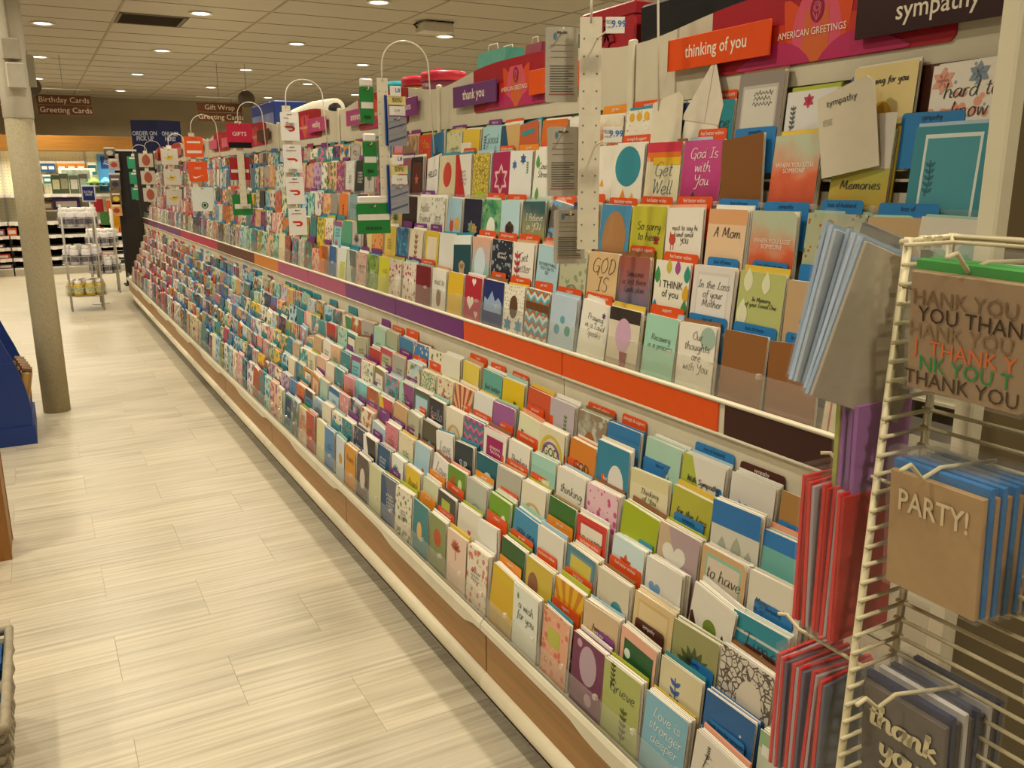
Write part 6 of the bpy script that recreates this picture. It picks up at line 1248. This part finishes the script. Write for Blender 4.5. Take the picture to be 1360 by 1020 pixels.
pk = empty('red_rattle_pack', loc=(.0, YB - .12, 1.262)); tag(pk, 'round red clamshell toy on the wall shelf beside the pillar', 'toy pack'); MB().lathe([(.04, 0), (.085, .03), (.09, .08), (.05, .13), (.02, .14)], n=16).build('shell', mat('c84a4c', .4), pk, True); MB().box(-.06, .06, .0, .02, .14, .20).build('header_card', mat('d8d0c8', .5), pk)
def shelf_box(x, z, w, h, d, hexc, label, group=None, y=None, top=None, name='product_box'):
    e = empty(name, loc=(x, (YB - .42 if y is None else y), z)); tag(e, label, 'box', group)
    MB().bbox(-w / 2, w / 2, 0, d, .001, h, .004).build('carton', mat(hexc, .5, noise=.12, scale=20), e); MB().box(-w * .38, w * .38, -.0015, 0, h * .25, h * .75).build('label_patch', mat(top or 'd8d0c4', .5, noise=.15, scale=40), e)
shelf_box(.02, 1.256, .10, .06, .12, '2f6aa8', 'small blue carton under the red toy pack'); shelf_box(.16, 1.256, .14, .17, .05, '8a7f6c', 'grey arched ornament box on the wall shelf', top='5a5046')
for i, x in enumerate((.40, .52, .66, .80)): shelf_box(x, 1.256, .13, .30 + .02 * (i % 2), .08, ['3a4a34', '4a4a38', '56604a', '5a5648'][i], f'{ORD[i]} dark plant picture carton from the left on the wall shelf', 'plant picture cartons', top=['b0ac84', '8a8a6c', 'c0bcb0', '9aa490'][i])
pf = MB().bbox(.46, .95, YB - .30, YB - .28, 1.46, 1.66, .004).build('framed_print', mat('c4c2b4', .5)); tag(pf, 'wide framed landscape print hung on the pegboard', 'picture'); MB().box(.50, .91, YB - .302, YB - .300, 1.49, 1.63).build('print_area', mat('7a8474', .5, noise=.4, scale=14), pf)
for i, (x, c, n_) in enumerate(((.95, '7a9a3c', 'green'), (1.13, '4aa4c4', 'sky blue'))):
    e = empty('bath_toy', loc=(x, YB - .42, 1.40)); tag(e, f'{n_} car-shaped toy on the teal shelf', 'toy'); MB().lathe([(.09, 0), (.11, .03), (.07, .07), (.03, .11), (.005, .12)], n=16).build('toy_body', mat(c, .4), e, True)
    for sx in (-.05, .05): MB().lathe([(.001, -.012), (.022, -.012), (.022, .012), (.001, .012)], n=12, close=False).build('wheel', mat('2a2a2c', .5), e, True, face_near(sx, -.095, .01))
tsf = MB().bbox(.80, 1.30, YB - .50, YB - .02, 1.375, 1.398, .004).build('teal_shelf', mat('2f9a94', .4)); tag(tsf, 'narrow teal shelf under the toy cars', 'shelf')
for i in range(4): MB().box(.82 + i * .12, .90 + i * .12, YB - .504, YB - .50, 1.378, 1.394).build('shelf_tag', mat('dcd8c8', .5), tsf)
for i, (x, w, h, c, n_) in enumerate(((.22, .20, .13, '8a6a34', 'brown'), (.52, .40, .18, '42266a', 'deep purple'), (.10, .22, .10, '1c2430', 'dark'), (.85, .12, .16, 'a89c94', 'pale'))): shelf_box(x, .832 + (.17 if n_ in ('brown', 'deep purple') else 0), w, h, .2, c, f'{n_} carton on the wall counter below the pegboard', 'cartons on the wall counter', y=YB - .5 + (.28 if n_ in ('brown', 'deep purple') else 0))
kit = MB().box(.02, .78, YB - .30, YB - .02, .985, 1.0).build('wall_ledge', LEDG); tag(kit, 'thin white ledge under the purple carton', 'shelf'); MB().box(.02, .05, YB - .28, YB - .04, .832, .985).build('bracket', LEDG, kit); MB().box(.75, .78, YB - .28, YB - .04, .832, .985).build('bracket', LEDG, kit)
for (z, items) in ((.622, ((-.50, .20, .11, '8a4a6a', 'plum'), (-.30, .13, .12, 'd85a28', 'bright orange'), (.90, .25, .10, 'd0481c', 'red orange'), (1.18, .12, .09, 'd8a828', 'amber'), (1.36, .22, .10, 'd8501c', 'vermilion'))), (.442, ((-.55, .25, .06, '5a3a34', 'dark brown'), (.08, .12, .09, 'd89a28', 'honey yellow'), (1.3, .2, .05, 'c8c0b8', 'pale grey'))), (.272, ((-.50, .26, .07, 'b83a34', 'brick red'), (.08, .2, .07, '6a6470', 'slate'), (1.05, .25, .06, 'b06a5c', 'rosy'))), (.117, ((-.45, .2, .07, '4a3434', 'maroon'), (.1, .2, .08, '5a5048', 'umber'), (1.1, .3, .08, '3a3634', 'black')))):
    for (x, w, h, c, n_) in items: shelf_box(x, z, w, h, .2, c, f'{n_} carton on the {"upper" if z > .6 else "second" if z > .4 else "third" if z > .2 else "lowest"} low wall shelf', 'cartons on the low wall shelves', y=YB - .56)
rk = empty('magnet_board', loc=(-.60, 15.75, .84)); tag(rk, 'white boxed display with a red tower picture, left of the pillar', 'display box'); MB().bbox(-.16, .16, 0, .15, 0, .42, .006).build('carton', mat('b0aca8', .5), rk); MB().box(-.03, .03, -.002, 0, .12, .32).build('red_figure', mat('8a2a2c', .5), rk); MB().box(-.12, .10, -.12, -.02, 0, .16).build('tray', mat('cfc8b0', .5), rk); motif('oval', '3a342c', rk, 0, 0, .12).matrix_local = face_near(0, -.1215, .09) @ Matrix.Diagonal((.12, .10, 1, 1))
# black end display with hanging pouches
bd = empty('black_display', loc=(1.22, 13.5, 0)); tag(bd, 'tall black end display at the far end of the card racks', 'display stand'); BK = mat('120c0a', .7)
MB().bbox(-.13, .16, -.04, .04, .02, 1.86, .006).build('panel', BK, bd); MB().bbox(-.16, .20, -.14, .14, 0, .02, .004).build('foot', BK, bd); MB().box(-.14, .17, -.05, .05, 1.86, 1.885).build('header_rail', mat('d0d4d8', .4), bd)
for i, (z, c, n_) in enumerate(((1.60, 'a89a90', 'pale'), (1.34, '5a5054', 'grey'), (1.14, '6a5a34', 'dark olive'), (.98, 'c08a54', 'tan'), (1.76, '5a544c', 'small grey'))):
    e = empty('snack_pouch', loc=(1.08 - .01 * i, 13.42, z)); tag(e, f'{n_} pouch hanging on the black end display', 'pouch', 'pouches on the black end display')
    MB().bbox(-.07, .07, -.02, .01, 0, .13 if i == 4 else .20, .008).build('pouch_body', mat(c, .4, noise=.3, scale=25), e); motif('disc', ['9a3a34', '2c2a2c', 'c8a83c', '8a3a1c', 'b0a89c'][i], e, 0, 0, .08).matrix_local = face_near(0, -.0205, .075) @ Matrix.Diagonal((.085, .07, 1, 1)); MB().box(-.05, .05, -.0215, -.020, .13, .15).build('print_band', mat('d8d0c0', .5), e); MB().box(-.07, .07, -.004, .002, .13 if i == 4 else .20, .15 if i == 4 else .225).build('seal', mat('c8c0b4', .4), e)
for i, (x, z, c, n_) in enumerate(((.86, 1.02, 'a01c24', 'dark red'), (1.02, 1.00, 'c86a34', 'orange brown'), (1.06, .80, 'd8941c', 'golden'), (.92, .84, '4a7a3c', 'green'))):
    e = empty('snack_pouch', loc=(x, 13.9, z)); tag(e, f'{n_} pouch on the low stand left of the black display', 'pouch', 'pouches on the low stand'); MB().bbox(-.06, .06, -.02, .01, 0, .19, .008).build('pouch_body', mat(c, .4, noise=.2, scale=25), e); MB().box(-.05, .05, -.004, .002, .19, .215).build('seal', mat('c8c0b4', .4), e)
ls = empty('pouch_stand', loc=(.95, 13.96, 0)); tag(ls, 'slim grid stand holding the golden and red pouches', 'display stand'); MB().tube([(-.2, 0, 0), (-.2, 0, 1.25)], .01, 6).build('post', mat('b4aea2', .4), ls, True); MB().tube([(.2, 0, 0), (.2, 0, 1.25)], .01, 6).build('post', mat('b4aea2', .4), ls, True)
for q in range(9): MB().tube([(-.2, 0, .2 + q * .13), (.2, 0, .2 + q * .13)], .004, 5).build('crossbar', mat('b4aea2', .4), ls, True)
# order pick-up kiosk header
kz = empty('pickup_kiosk', loc=(1.72, 13.9, 0)); tag(kz, 'dark blue kiosk header reading ORDER ONLINE? PICK UP HERE!', 'kiosk'); NB = mat('141c4c', .45)
MB().prism([(-.335, -.10), (0, -.26), (.335, -.10), (.335, -.085), (0, -.245), (-.335, -.085)], 1.86, 2.30, 'z').build('header', NB, kz); MB().bbox(-.30, .30, -.1, .25, 0, 1.86, .01).build('cabinet', NB, kz)
for sx, an in ((-1, math.atan2(-.16, .335)), (1, math.atan2(.16, .335))):
    Mk = T(sx * .1675, -.182, 2.08) @ Matrix.Rotation(an, 4, 'Z') @ face_near(0, 0, 0)
    text(('ORDER ON\nPICK UP' if sx < 0 else 'ONLINE?\nHERE!'), .082, 'b8bcd0', kz, Mk @ T(0, .0, .006), sx=.82, weight=.002)
flush_text()
